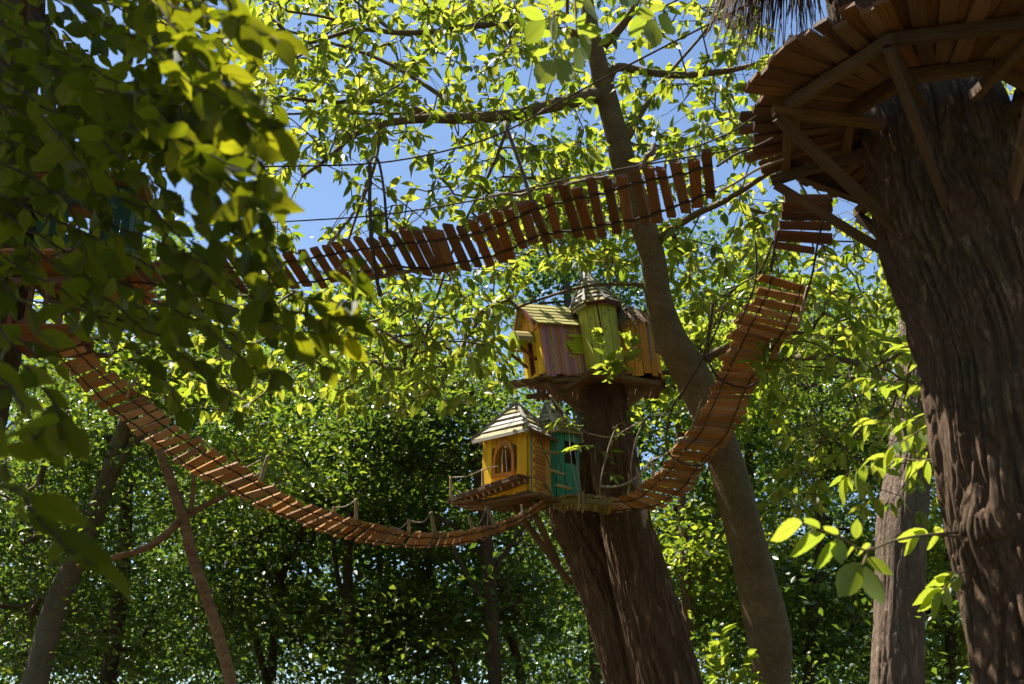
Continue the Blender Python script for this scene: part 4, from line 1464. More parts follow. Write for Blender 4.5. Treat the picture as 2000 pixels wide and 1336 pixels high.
# hooded doorway on the gable end
hb = MB()
V, F = [], []
ns_ = 12
for i in range(ns_ + 1):
    a = math.pi * i / ns_
    for (r_, xo) in ((0.125, -0.17), (0.125, -0.012), (0.105, -0.012), (0.105, -0.17)):
        V.append(fp(xo, D * 0.56 - math.cos(a) * r_, 0.335 + math.sin(a) * r_ * 1.05))
for i in range(ns_):
    for j in range(4):
        k = (j + 1) % 4
        F.append((i * 4 + j, i * 4 + k, (i + 1) * 4 + k, (i + 1) * 4 + j))
F += [(0, 1, 2, 3), (ns_ * 4 + 3, ns_ * 4 + 2, ns_ * 4 + 1, ns_ * 4)]
hb.add(V, F)
hood = hb.build('hood', MATS['shutter_lime'], ph)
for i in range(9):
    a = math.pi * (i + 0.5) / 9
    p_ = (D * 0.56 - math.cos(a) * 0.133, 0.335 + math.sin(a) * 0.14)
    board('hood_shingle', ph, fp(-0.185, p_[0], p_[1]), fp(-0.02, p_[0], p_[1]), 0.047, 0.010, fp.y * -math.cos(a) + fp.z * math.sin(a), 'plank_mossy')
# lime rim hanging below the hood with an arched hole
V, F = [], []
ns_ = 14
for i in range(ns_ + 1):
    a = -0.5 + (math.pi + 1.0) * i / ns_
    for (r_, xo) in ((0.13, -0.188), (0.13, -0.172), (0.078, -0.172), (0.078, -0.188)):
        V.append(fp(xo, D * 0.56 - math.cos(a) * r_, 0.315 + math.sin(a) * r_ * 1.25))
for i in range(ns_):
    for j in range(4):
        k = (j + 1) % 4
        F.append((i * 4 + j, i * 4 + k, (i + 1) * 4 + k, (i + 1) * 4 + j))
hb = MB()
hb.add(V, F)
hb.build('hood_rim', MATS['shutter_lime'], ph)
for s_ in (-1, 1):
    board('hood_bracket', ph, fp(-0.17, D * 0.56 + s_ * 0.10, 0.30), fp(-0.01, D * 0.56 + s_ * 0.10, 0.17), 0.02, 0.02, UP, 'maroon_paint')
# door seen under the hood
for k in range(3):
    fbox(fp, 'door_board', ph, 0.02, 0.032, D * 0.43 + k * 0.036, D * 0.43 + k * 0.036 + 0.034, 0.04, 0.34, 'maroon_paint')
# lime shutter of stepped boards
zz = 0.19
for k, (x0, x1) in enumerate(((0.29, 0.455), (0.27, 0.455), (0.25, 0.455), (0.25, 0.455), (0.315, 0.455), (0.27, 0.455))):
    fbox(fp, 'shutter_board', ph, x0, x1, -0.026, -0.012, zz + k * 0.033, zz + k * 0.033 + 0.0315, 'shutter_lime')
for (x0, za, zb) in ((0.345, 0.40, 0.49), (0.345, -0.02, 0.18), (0.165, -0.02, 0.49)):
    fbox(fp, 'painted_batten', ph, x0, x0 + 0.016, -0.015, -0.010, za, zb, 'squiggle_yellow' if x0 > 0.2 else 'brick_orange')
def squig(fr, parent, x, z0, z1, amp, n, out, mat, horiz=False, off=-0.0125, w=0.011):
    pts = []
    for i in range(n * 2 + 1):
        t = i / (n * 2)
        s = amp * (1 if i % 2 else -1)
        pts.append((x + s, off, z0 + (z1 - z0) * t) if not horiz else (z0 + (z1 - z0) * t, off, x + s))
    return ribbon(fr, parent, 'painted_squiggle', pts, out, w, mat)
squig(fp, ph, 0.10, 0.02, 0.47, 0.014, 5, outf, 'squiggle_yellow')
squig(fp, ph, 0.425, 0.25, 0.345, 0.012, 3, outf, 'squiggle_yellow', horiz=True)
squig(fp, ph, 0.165, 0.25, 0.34, 0.010, 2, outf, 'squiggle_yellow', horiz=True)
squig(fp, ph, 0.235, 0.20, 0.40, 0.012, 3, outf, 'squiggle_yellow')

fl = Frame(P(1181, 706, 9.78), 0.0, roll=rollU)
lt = thing('tree_house', fl(0, 0, 0), 'lime green round tower with slatted pointed roof between purple and orange huts', 'tree house')
turret(lt, fl, 0.172, 0.53, 17, 'lime_paint', ragged=0.03, drop=0.09)
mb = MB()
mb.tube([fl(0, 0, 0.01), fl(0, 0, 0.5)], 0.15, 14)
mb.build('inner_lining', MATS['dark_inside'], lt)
pyramid_roof(fl, lt, 0, 0, [(0.255 * math.cos(a), 0.255 * math.sin(a)) for a in [math.radians(15 + 45 * k) for k in range(8)]], 0.515, 0.93, 8, ['weathered', 'weathered', 'plank_mossy'], 'weathered', apex_xy=(-0.06, 0))
for k in range(8):
    a, b = math.radians(15 + 45 * k), math.radians(60 + 45 * k)
    board('eave_board', lt, fl(0.235 * math.cos(a), 0.235 * math.sin(a), 0.505), fl(0.235 * math.cos(b), 0.235 * math.sin(b), 0.505), 0.012, 0.035, UP, 'maroon_paint' if k != 4 else 'weathered')
for (an, z_) in ((-120, .38), (-105, .30), (-75, .40), (-66, .33), (-118, .22), (-100, .16), (-60, .44), (-80, .25), (-128, .12)):
    a = math.radians(an)
    mb = MB()
    q = []
    for i in range(9):
        t = 2 * math.pi * i / 8
        q.append(fl(0.181 * math.cos(a + 0.055 * math.cos(t)), 0.181 * math.sin(a + 0.055 * math.cos(t)), z_ + 0.010 * math.sin(t)))
    mb.tube(q, 0.0028, 4)
    mb.build('painted_ring', MATS['squiggle_olive'], lt)
a = math.radians(-92)
board('brown_batten', lt, fl(0.183 * math.cos(a), 0.183 * math.sin(a), 0.18), fl(0.183 * math.cos(a - .05), 0.183 * math.sin(a - .05), 0.515), 0.014, 0.008, fl.x * math.cos(a) + fl.y * math.sin(a), 'maroon_paint')

fo = Frame(P(1252, 730, 9.86), 0.0, roll=math.radians(-4))
oh = thing('tree_house', fo(0, 0, 0), 'orange round plank hut with shaggy twig thatch beside the bent trunk', 'tree house')
turret(oh, fo, 0.185, 0.47, 16, 'orange_paint', ragged=0.06, drop=0.03, alt={11: 'orange_paint', 13: 'orange_paint'})
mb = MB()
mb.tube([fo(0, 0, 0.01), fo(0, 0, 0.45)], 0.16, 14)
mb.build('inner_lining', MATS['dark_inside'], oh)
for an, z0_, z1_ in ((-112, 0.14, 0.33), (-62, 0.06, 0.44)):
    a = math.radians(an)
    board('blue_stripe', oh, fo(0.194 * math.cos(a), 0.194 * math.sin(a), z0_), fo(0.194 * math.cos(a), 0.194 * math.sin(a), z1_), 0.016, 0.004, fo.x * math.cos(a) + fo.y * math.sin(a), 'blue_paint')
q = []
for i in range(15):
    a = math.radians(-98 + (5 if i % 2 else -5))
    q.append(fo(0.195 * math.cos(a), 0.195 * math.sin(a), 0.05 + 0.4 * i / 14))
mb = MB()
mb.tube(catmull(q, 60), 0.004, 4)
mb.build('painted_squiggle', MATS['squiggle_olive'], oh)
for k in range(6):
    a = math.radians(-28)
    board('shutter_slat', oh, fo(0.19 * math.cos(a - .3), 0.19 * math.sin(a - .3), 0.16 + k * 0.035), fo(0.21 * math.cos(a + .25), 0.21 * math.sin(a + .25), 0.17 + k * 0.035), 0.03, 0.012, fo.x, 'deck_brown')
mb = MB()
rg = np.random.default_rng(4)
for i in range(420):
    an = rg.uniform(0, 2 * math.pi)
    e_ = np.array([math.cos(an), math.sin(an)])
    r0 = rg.uniform(0.0, 0.08)
    r1 = rg.uniform(0.17, 0.245)
    s_ = fo(-0.05 + e_[0] * r0, e_[1] * r0, 0.70 - rg.uniform(0, 0.12) - r0)
    t_ = fo(e_[0] * r1 - 0.02, e_[1] * r1, 0.44 - rg.uniform(-0.03, 0.06))
    m_ = (s_ + t_) / 2 + np.array([e_[0], e_[1], 0.4]) * 0.035 + rg.normal(0, 0.008, 3)
    mb.tube(catmull([s_, m_, t_], 4), [0.0045, 0.004, 0.0035, 0.002], 3, cap=False)
o = mb.build('thatch', MATS['thatch_pale'], oh)
o['kind'] = 'stuff'
mb = MB()
mb.tube([fo(0, 0, 0.43), fo(-0.02, 0, 0.55), fo(-0.05, 0, 0.66)], [0.2, 0.12, 0.02], 14)
mb.build('roof_cone', MATS['thatch_twig'], oh)

# --- deck under the upper huts
dz = P(1150, 742, 9.85)[2]
ud = thing('tree_deck', P(1165, 742, 9.95), 'brown board deck with diagonal props under the three upper huts', 'deck')
xl, xr = P(1048, 742, 9.9)[0], P(1298, 742, 9.9)[0]
nb = 24
for k in range(nb):
    t = (k + 0.5) / nb
    x_ = xl + (xr - xl) * t
    zt = dz + (t - 0.5) * 0.03
    y0 = 9.66 + random.uniform(-0.03, 0.03) + (0.14 if t > 0.75 else 0) + 0.1 * abs(t - 0.5)
    y1 = 10.36 + random.uniform(-0.04, 0.04)
    board('deck_board', ud, (x_, y0, zt - 0.01), (x_, y1, zt - 0.01), (xr - xl) / nb * 0.93, 0.02, UP, 'deck_brown')
for (a, b, w_, h_) in (((1000, 748, 9.62), (1140, 742, 9.66), .04, .05), ((1150, 728, 9.66), (1290, 752, 9.72), .045, .06), ((1210, 752, 10.0), (1300, 752, 10.0), .04, .05), ((1286, 728, 9.9), (1322, 729, 9.9), .03, .03),
                       ((1100, 762, 9.6), (1168, 722, 9.6), .045, .055), ((1062, 742, 9.6), (1135, 800, 9.95), .05, .06), ((1285, 745, 9.75), (1218, 795, 9.95), .05, .055), ((1100, 770, 9.7), (1140, 800, 9.95), .04, .045),
                       ((1028, 776, 9.6), (1078, 772, 9.6), .03, .03), ((1068, 752, 9.5), (1110, 840, 9.9), .035, .035)):
    board('prop', ud, P(*a), P(*b), w_, h_, np.array([0.0, -1.0, 0.2]), 'beam_brown')
# ragged balcony in front of the purple house
for k in range(10):
    a = P(985 + k * 9, 748 - k * 1.5, 9.48)
    board('balcony_plank', ud, a, a + np.array([0.09, 0.26, 0.045]), 0.036, 0.016, UP, 'plank_mossy' if k % 3 == 0 else 'deck_brown')
for L in ([(988, 742, 9.5), (984, 720, 9.5), (973, 703, 9.5)], [(1004, 732, 9.5), (994, 712, 9.5), (984, 700, 9.5)], [(1024, 718, 9.5), (1014, 700, 9.5), (1008, 682, 9.52)]):
    stick('branch_post', ud, pxs(L), 0.011, 0.007, 'driftwood', wob=0.003)
rope('rail_rope', ud, pxs([(940, 752, 9.4), (962, 756, 9.4), (985, 742, 9.5)]), 0.004, 'rope_dark')
rope('rail_rope', ud, pxs([(1000, 760, 9.5), (1030, 771, 9.5), (1065, 765, 9.55)]), 0.005, 'rope_dark')
for L in ([(1280, 745, 9.7), (1281, 762, 9.7)], [(1288, 742, 9.7), (1290, 758, 9.7)], [(1268, 752, 9.7), (1268, 768, 9.7)]):
    board('hanging_batten', ud, P(*L[0]), P(*L[1]), 0.016, 0.012, np.array([0, -1.0, 0]), 'maroon_paint')

# --- landing deck round the trunk and rope ladder
ld_ = thing('tree_deck', P(1135, 975, 9.6), 'small mossy plank landing on the trunk where the two bridges meet', 'deck')
for k in range(15):
    t = k / 14
    a = P(1068 + 125 * t, 978 - 12 * math.sin(math.pi * t), 9.42)
    board('deck_board', ld_, a, a + np.array([0.02, 0.5, 0.0]), 0.036, 0.022, UP, 'plank_mossy')
board('edge_beam', ld_, P(1062, 984, 9.44), P(1130, 978, 9.4), 0.03, 0.04, UP, 'plank_mossy')
board('edge_beam', ld_, P(1130, 978, 9.4), P(1195, 982, 9.44), 0.03, 0.04, UP, 'plank_mossy')
for (x0, y0, x1, y1) in ((1132, 962, 1129, 998), (1139, 960, 1138, 1002), (1034, 956, 1048, 992), (1064, 944, 1082, 972)):
    stick('post', ld_, [P(x0, y0, 9.36), P((x0 + x1) / 2, (y0 + y1) / 2, 9.36), P(x1, y1, 9.36)], 0.012, 0.010, 'post_wood')
stick('dangling_root', ld_, pxs([(1076, 985, 9.4), (1080, 1000, 9.4), (1074, 1010, 9.4), (1086, 1028, 9.4)]), 0.008, 0.003, 'driftwood')
lad = thing('rope_ladder', P(1095, 955, 9.3), 'rope ladder with wooden rungs hanging in front of the teal turret', 'ladder')
for (x0, y0, x1, y1) in ((1046, 846, 1084, 842), (1058, 883, 1093, 885), (1072, 917, 1104, 927), (1086, 947, 1118, 955)):
    board('rung', lad, P(x0, y0, 9.25), P(x1, y1, 9.25), 0.03, 0.018, UP, 'post_wood')
rope('ladder_rope', lad, pxs([(1052, 780, 9.45), (1052, 846, 9.25), (1064, 884, 9.25), (1078, 920, 9.25), (1092, 955, 9.3)]), 0.004, 'rope_dark')
rope('ladder_rope', lad, pxs([(1075, 775, 9.45), (1078, 843, 9.25), (1088, 885, 9.25), (1100, 926, 9.25), (1114, 962, 9.3)]), 0.004, 'rope_dark')
rope('ladder_rope', lad, pxs([(1110, 820, 9.4), (1116, 900, 9.3), (1130, 962, 9.35)]), 0.004, 'rope_pale')
rope('ladder_rope', lad, pxs([(1120, 850, 9.4), (1128, 920, 9.35), (1136, 962, 9.35)]), 0.004, 'rope_pale')
stick('pale_branch', main_tree, pxs([(1074, 772, 9.4), (1096, 800, 9.4), (1122, 826, 9.45), (1148, 848, 9.6)]), 0.008, 0.006, 'pale_wood')

# sprigs growing out of the treehouse tree
rg = np.random.default_rng(303)
for L_, n_, ln_ in (([(1205, 760, 9.7), (1190, 730, 9.5), (1180, 690, 9.4), (1172, 655, 9.4)], 14, 0.16), ([(1210, 745, 9.7), (1215, 715, 9.5), (1225, 690, 9.42), (1228, 665, 9.4)], 11, 0.15), ([(1195, 760, 9.7), (1185, 740, 9.5), (1192, 715, 9.42)], 9, 0.12),
                     ([(1150, 845, 9.8), (1125, 830, 9.4), (1100, 815, 9.2), (1085, 825, 9.1)], 11, 0.12), ([(1175, 880, 9.75), (1150, 870, 9.4), (1120, 875, 9.2)], 11, 0.11),
                     ([(1200, 920, 9.7), (1190, 900, 9.5), (1196, 870, 9.4), (1205, 850, 9.4)], 10, 0.11), ([(1205, 930, 9.7), (1185, 925, 9.45), (1200, 930, 9.35)], 7, 0.11), ([(1225, 860, 9.85), (1222, 835, 9.75), (1230, 815, 9.7)], 7, 0.10)):
    spray(main_tree, L_, n_, ln_, rg, SPRIG, droop=0.25, end=4, along=(0.3, 1.0), r0=0.004)

# bright sapling at the bottom edge
sap = thing('sapling', P(1425, 1480, 8.5) * np.array([1, 1, 0]), 'bright yellow-green sapling at the foot of the bent tree', 'sapling')
rg = np.random.default_rng(31)
for L_, n_ in (([(1425, 1700, 8.5), (1420, 1450, 8.5), (1412, 1330, 8.5), (1408, 1240, 8.5)], 26), ([(1420, 1400, 8.5), (1445, 1330, 8.45), (1462, 1280, 8.45)], 13), ([(1420, 1380, 8.5), (1398, 1310, 8.5), (1388, 1270, 8.5)], 12),
               ([(1425, 1420, 8.5), (1455, 1370, 8.4), (1470, 1325, 8.4)], 11)):
    spray(sap, L_, n_ + 6, 0.15, rg, SPRIG, droop=0.25, end=3, along=(0.4, 1.0), spread=1.0)
stem = MB()
stem.tube(catmull([P(1425, 1480, 8.5) * np.array([1, 1, 0]) - UP * 0.1, P(1425, 1700, 8.5)], 8), 0.012, 6)
stem.build('stem', MATS['bark_smooth'], sap, smooth=True)

# hanging spray at the top
hs = thing('leafy_branch', P(1130, -200, 3.4), 'large sunlit leaf spray hanging in at the top edge', 'branch')
rg = np.random.default_rng(606)
for L_, lv in (([(1120, -300, 4.0), (1100, -120, 3.6), (1085, 0, 3.45), (1078, 60, 3.4), (1081, 116, 3.35)],
                ((1064, 40, 1018, 88), (1069, 36, 1096, 80), (1079, 97, 1036, 103), (1079, 117, 1044, 172), (1084, 114, 1116, 165), (1062, 36, 1016, 14), (1078, 70, 1050, 62), (1081, 85, 1102, 104), (1072, 10, 1050, -28), (1080, 20, 1104, 0))),
               ([(1100, -120, 3.6), (1120, -20, 3.45), (1127, 66, 3.4)], ((1127, 64, 1180, 56), (1130, 69, 1162, 119), (1127, 58, 1142, 24), (1125, 71, 1110, 101), (1120, 96, 1144, 137), (1150, -4, 1158, 50), (1122, 40, 1092, 30), (1124, 20, 1140, -14))),
               ([(1110, -160, 3.7), (1200, -60, 3.6), (1260, 10, 3.5), (1280, 36, 3.45)], ((1264, 36, 1222, 68), (1277, 38, 1275, 100), (1285, 31, 1320, 66), (1240, 25, 1282, 29), (1195, -6, 1206, 20), (1230, -20, 1226, 22), (1268, 20, 1300, 10), (1210, -30, 1180, 14)))):
    mb = MB()
    mb.tube(catmull(pxs(L_), 18), np.linspace(0.007, 0.0025, 18), 6)
    mb.build('twig', MATS['bark_smooth'], hs, smooth=True)
    for (a_, b_, c_, d_) in lv:
        leaf_at(hs, a_, b_, c_, d_, 3.42 + rg.normal(0, 0.04), BROAD, rg.normal(0, 0.3))

# ------------------------------------------------------------------ hut in the left tree, half hidden by leaves
left_tree = thing('foreground_tree', P(-10, 1336, 7.4) * np.array([1, 1, 0]), 'dark shaded tree whose big leaves hang over the left of the picture', 'tree')
mb = MB()
pts, rad = rad_px([(-190, 1480, 7.4, 75), (-150, 1250, 7.4, 66), (-95, 1000, 7.4, 60), (-35, 760, 7.4, 55), (5, 560, 7.4, 50), (22, 380, 7.4, 48), (25, 180, 7.4, 42), (30, -60, 7.4, 36), (20, -300, 7.3, 26), (0, -600, 7.0, 15)])
pts, rad = to_ground(pts, rad)
lq, lr = trunk_mesh(mb, pts, rad, 70, 220, 61, ridge=0.02, cells=20, along=1.5)
mb.build('trunk', MATS['bark_dark'], left_tree, smooth=True)

fh = Frame(P(60, 505, 7.15), math.radians(8))
hh = thing('tree_house', fh(0.3, 0.2, 0), 'teal plank hut glimpsed behind the dark leaves at the left', 'tree house')
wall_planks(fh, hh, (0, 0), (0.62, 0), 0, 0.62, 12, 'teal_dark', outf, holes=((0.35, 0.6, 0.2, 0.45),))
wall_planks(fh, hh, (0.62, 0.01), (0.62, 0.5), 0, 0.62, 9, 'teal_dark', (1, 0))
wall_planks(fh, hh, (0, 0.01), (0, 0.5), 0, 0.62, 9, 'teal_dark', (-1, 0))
fbox(fh, 'roof_panel', hh, -0.08, 0.70, -0.08, 0.55, 0.62, 0.65, 'beam_brown')
for k in range(10):
    board('roof_board', hh, fh(-0.1 + 0.0 * k, -0.1 + k * 0.07, 0.665 + (0.012 if k % 2 else 0)), fh(0.72, -0.1 + k * 0.07, 0.665 + (0.012 if k % 2 else 0)), 0.075, 0.015, UP, 'plank_mossy')
ldk = thing('tree_deck', P(140, 520, 7.2), 'orange-brown board deck under the teal hut behind the leaves', 'deck')
x0, x1 = P(20, 520, 7.0)[0], P(250, 520, 7.0)[0]
zz = P(140, 505, 7.0)[2]
for k in range(14):
    y_ = 6.85 + 0.065 * k
    board('deck_board', ldk, (x0, y_, zz - 0.02), (x1 + random.uniform(-0.05, 0.05), y_, zz - 0.02), 0.06, 0.02, UP, 'plank_orange')
for x_ in (x0 + 0.1, (x0 + x1) / 2, x1 - 0.1):
    board('joist', ldk, (x_, 6.8, zz - 0.065), (x_, 7.75, zz - 0.065), 0.05, 0.06, UP, 'beam_brown')
board('strut', ldk, (x1 - 0.1, 7.2, zz - 0.1), tuple(P(30, 640, 7.35)), 0.05, 0.06, np.array([0, -1.0, 0.2]), 'beam_brown')
low = thing('tree_deck', P(110, 660, 7.2), 'lower deck with reddish rails where the long bridge ends', 'deck')
x0, x1 = P(10, 655, 7.1)[0], P(165, 655, 7.1)[0]
zz = P(100, 655, 7.1)[2]
for k in range(9):
    y_ = 6.95 + 0.065 * k
    board('deck_board', low, (x0, y_, zz), (x1 + random.uniform(-0.04, 0.04), y_, zz), 0.06, 0.02, UP, 'plank_red')
for k in range(5):
    x_ = x0 + 0.08 + k * (x1 - x0 - 0.1) / 4
    board('rail_post', low, (x_, 6.97, zz + 0.01), (x_, 6.97, zz + 0.34), 0.03, 0.03, np.array([0, -1.0, 0]), 'plank_red')
board('rail', low, (x0, 6.945, zz + 0.33), (x1, 6.945, zz + 0.33), 0.05, 0.02, np.array([0, -1.0, 0]), 'plank_red')

# ------------------------------------------------------------------ the big near leaves of the left tree
rg = np.random.default_rng(808)
mbt = MB()
fl_pos, fl_d, fl_n, fl_l = [], [], [], []


def leafy_twig(pp, n, length, flat=0.5, droop=0.35, r0=0.0045):
    q = catmull(pxs(pp), 26)
    q = q + np.cumsum(rg.normal(0, 0.007, q.shape), axis=0)
    n = int(n * 1.4)
    length = length * 0.82
    mbt.tube(q, np.linspace(r0, 0.002, len(q)), 5, cap=False)
    for i in range(n):
        f = 0.12 + 0.88 * (i + rg.uniform(-0.2, 0.2)) / max(1, n - 1)
        k = int(np.clip(f * 25, 0, 25))
        ax = nrm(q[min(k + 1, 25)] - q[max(k - 1, 0)])
        side = nrm(np.cross(ax, np.array([0, 0, 1.0])) + rg.normal(0, 0.12, 3))
        s = 1 if i % 2 else -1
        d = ax * rg.uniform(0.0, 0.9) + side * s * rg.uniform(0.4, 1.1) + np.array([0, 0, -droop * rg.uniform(-0.6, 2.2)]) + rg.normal(0, 0.25, 3)
        fl_pos.append(q[k])
        fl_d.append(nrm(d))
        vw = nrm(np.array([0, 0, CAMZ]) - q[k])
        fl_n.append(-vw * rg.uniform(0.3, 1.1) + np.array([0, 0, 0.55]) + rg.normal(0, 0.33, 3))
        fl_l.append(length * rg.uniform(0.72, 1.18))


# drooping twigs: start up and left, hang down to the right (photo positions of the stems)
near_tw = [
    ([(-150, -150, 2.6), (150, -20, 2.4), (360, 110, 2.2), (560, 270, 2.05)], 17, 0.13), ([(0, -200, 2.6), (220, -60, 2.3), (400, 20, 2.1), (520, 60, 2.0)], 15, 0.12),
    ([(-150, 0, 2.8), (120, 140, 2.6), (330, 260, 2.4), (540, 410, 2.3)], 18, 0.13), ([(-100, 100, 3.0), (140, 240, 2.8), (330, 380, 2.65), (520, 560, 2.6)], 19, 0.125),
    ([(-100, -60, 2.9), (100, 60, 2.7), (260, 180, 2.5), (420, 330, 2.4)], 16, 0.13), ([(100, -120, 2.4), (300, 0, 2.2), (420, 120, 2.1), (530, 200, 2.0)], 14, 0.125),
    ([(-80, 260, 3.2), (140, 380, 3.0), (340, 480, 2.9), (560, 540, 2.85), (680, 560, 2.8)], 20, 0.125), ([(-80, 340, 3.2), (140, 450, 3.1), (330, 560, 3.0), (520, 640, 2.95), (700, 680, 2.9)], 21, 0.125),
    ([(150, 330, 3.1), (330, 450, 3.0), (480, 590, 2.95), (620, 640, 2.9), (700, 620, 2.85)], 18, 0.12), ([(0, 420, 3.3), (180, 540, 3.2), (340, 640, 3.1), (470, 740, 3.05), (540, 760, 3.0)], 18, 0.12),
    ([(60, 480, 3.3), (240, 600, 3.2), (380, 700, 3.15), (460, 800, 3.1)], 15, 0.115), ([(-60, 460, 3.4), (100, 570, 3.3), (240, 680, 3.25), (330, 780, 3.2)], 15, 0.115),
    ([(-60, 560, 2.9), (60, 680, 2.7), (120, 780, 2.6), (150, 850, 2.55)], 12, 0.115), ([(-80, 640, 2.6), (10, 760, 2.4), (60, 850, 2.3), (130, 900, 2.25)], 11, 0.115),
    ([(-120, 760, 2.3), (-20, 880, 2.1), (70, 980, 2.0), (180, 1050, 1.95)], 11, 0.12), ([(-120, 700, 1.9), (-60, 850, 1.7), (20, 960, 1.6)], 8, 0.115),
    ([(-60, 160, 3.4), (80, 330, 3.3), (160, 480, 3.2), (190, 590, 3.15)], 15, 0.115), ([(-60, 60, 3.2), (70, 180, 3.1), (190, 330, 3.0), (260, 470, 2.95)], 16, 0.12),
    ([(200, 200, 2.8), (330, 300, 2.7), (440, 420, 2.65), (510, 500, 2.6)], 14, 0.12), ([(-60, -40, 3.3), (60, 100, 3.2), (110, 260, 3.1), (120, 400, 3.1)], 16, 0.12),
    ([(250, -160, 2.2), (400, -60, 2.05), (480, 60, 1.95), (545, 150, 1.9)], 13, 0.115), ([(300, 260, 2.6), (420, 360, 2.5), (520, 470, 2.5), (560, 560, 2.5)], 13, 0.115),
    ([(-80, -120, 3.6), (200, 20, 3.4), (420, 100, 3.2), (520, 140, 3.1)], 18, 0.13), ([(-80, 20, 3.6), (180, 120, 3.5), (380, 220, 3.4), (500, 300, 3.3)], 18, 0.13),
    ([(-80, 200, 3.8), (100, 300, 3.7), (300, 420, 3.6), (430, 560, 3.5)], 18, 0.13), ([(50, 560, 3.5), (220, 640, 3.4), (380, 640, 3.3), (560, 700, 3.2), (640, 740, 3.2)], 16, 0.115),
    ([(-60, 620, 3.4), (40, 700, 3.3), (110, 740, 3.3)], 8, 0.11), ([(460, 460, 2.9), (580, 500, 2.85), (660, 520, 2.8)], 8, 0.12), ([(430, 200, 2.3), (520, 300, 2.2), (560, 370, 2.15)], 9, 0.12),
    ([(-100, 420, 2.6), (20, 520, 2.5), (100, 640, 2.45)], 9, 0.115),
]
for pp, n, L_ in near_tw:
    leafy_twig(pp, n, L_)
# extra cover of leaves a little farther up the same boughs
for _ in range(60):
    sx, sy = rg.uniform(-80, 330), rg.uniform(-200, 260)
    Y_ = rg.uniform(3.4, 5.2)
    dx, dy = rg.uniform(-120, 260), rg.uniform(60, 240)
    leafy_twig([(sx, sy, Y_ + 0.2), (sx + dx * 0.5, sy + dy * 0.45, Y_ + 0.1), (sx + dx, sy + dy, Y_)], 11, 0.13)
# a second layer behind them, over the hut and the end of the high bridge
for _ in range(38):
    sx, sy = rg.uniform(-80, 420), rg.uniform(150, 620)
    Y_ = rg.uniform(3.4, 4.8)
    dx, dy = rg.uniform(-140, 220), rg.uniform(-20, 190)
    leafy_twig([(sx, sy, Y_ + 0.15), (sx + dx * 0.5, sy + dy * 0.4, Y_ + 0.05), (sx + dx, sy + dy, Y_)], 9, 0.125, r0=0.005)
for _ in range(20):
    sx, sy = rg.uniform(250, 430), rg.uniform(-40, 230)
    Y_ = rg.uniform(2.6, 3.6)
    leafy_twig([(sx, sy, Y_), (sx + 50, sy + 50, Y_ - 0.05), (sx + rg.uniform(40, 130), sy + rg.uniform(80, 150), Y_ - 0.1)], 8, 0.13, r0=0.004)
mbt.build('twigs', MATS['bark_dark'], left_tree, smooth=True)['kind'] = 'stuff'
NT = leaf_template(nl=7, w=0.52, droop=0.16, fold=0.22)
NEAR2 = NEAR
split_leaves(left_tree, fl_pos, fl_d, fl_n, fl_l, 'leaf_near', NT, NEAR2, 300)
mbb = MB()
for L in ([(22, 300, 7.4, 20), (60, 150, 6.0, 18), (70, -60, 4.4, 16), (0, -300, 3.0, 16)], [(26, 100, 7.4, 20), (120, -200, 6.0, 16), (260, -420, 4.8, 12)], [(30, -60, 7.4, 18), (-120, -300, 5.5, 14), (-200, -420, 4.0, 10)],
          [(20, 420, 7.4, 9), (60, 330, 6.0, 8), (55, 220, 4.6, 7), (-40, 120, 3.6, 6)], [(70, 30, 4.6, 8), (130, 160, 4.2, 7), (175, 260, 3.9, 5), (210, 330, 3.8, 3)]):
    p_, r_ = rad_px(L)
    mbb = MB()
    limb(mbb, p_, r_, 9)
    mbb.build('limb', MATS['bark_dark'], left_tree, smooth=True)
# the tree's own unseen crown, filled out and trimmed to shade its lower boughs
tips = []
while len(tips) < 640:
    p_ = np.array([-3.0, 3.4, 7.3]) + rg.normal(0, 1, 3) * np.array([1.3, 1.4, 0.9])
    if p_[2] < CAMZ + 0.5 or p_[1] < 0.4:
        continue
    if (p_[2] - CAMZ) / p_[1] < 0.93:       # keeps this mass above the view
        continue
    s_ = p_ - np.array(SUN_DIR) * ((p_[2] - 3.2) / SUN_DIR[2])
    if s_[0] > -1.08 + rg.normal(0, 0.12):     # cut along the sun direction to let light onto the right-hand leaves
        continue
    tips.append(p_)
paths, axes = grow(list(lq[140:]) + [P(260, -420, 4.8), P(-200, -420, 4.0), P(0, -300, 3.0)], None, tips, 0.3, rg, r_tip=0.004)
mb = MB()
for p_, r_ in paths:
    mb.tube(p_, np.minimum(r_, 0.05), 4, cap=False)
mb.build('branches', MATS['bark_dark'], left_tree, smooth=True)['kind'] = 'stuff'
lp, ld, ln, ll = whorls(tips * 3, list(axes) * 3, rg, 6, 9, (0.12, 0.18))
lp = lp + rg.normal(0, 0.13, lp.shape)
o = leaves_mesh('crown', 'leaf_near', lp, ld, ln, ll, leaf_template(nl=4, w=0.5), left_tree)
o['kind'] = 'stuff'

# ------------------------------------------------------------------ woodland behind
LT2 = leaf_template(two=True, w=0.62, droop=0.1, fold=0.3)


def clumps(centres, radii, per, size, rng, flat=0.38):
    """leaves gathered in sprays that lie roughly level, thinning outwards"""
    pos = []
    for c, r in zip(centres, radii):
        k = max(4, int(per * rng.uniform(0.6, 1.4)))
        tilt = rng.normal(0, 0.25, 2)
        q = rng.normal(0, 0.5, (k, 3)) * r
        q[:, 2] = q[:, 2] * flat * 0.5 + q[:, 0] * tilt[0] + q[:, 1] * tilt[1]
        pos.append(q + c)
    pos = np.vstack(pos)
    m = len(pos)
    d = rng.normal(0, 1, (m, 3))
    d[:, 2] = d[:, 2] * 0.5 - 0.35
    n = rng.normal(0, 0.62, (m, 3))
    n[:, 2] += 1.0
    return pos, d, n, rng.uniform(0.7, 1.25, m) * size


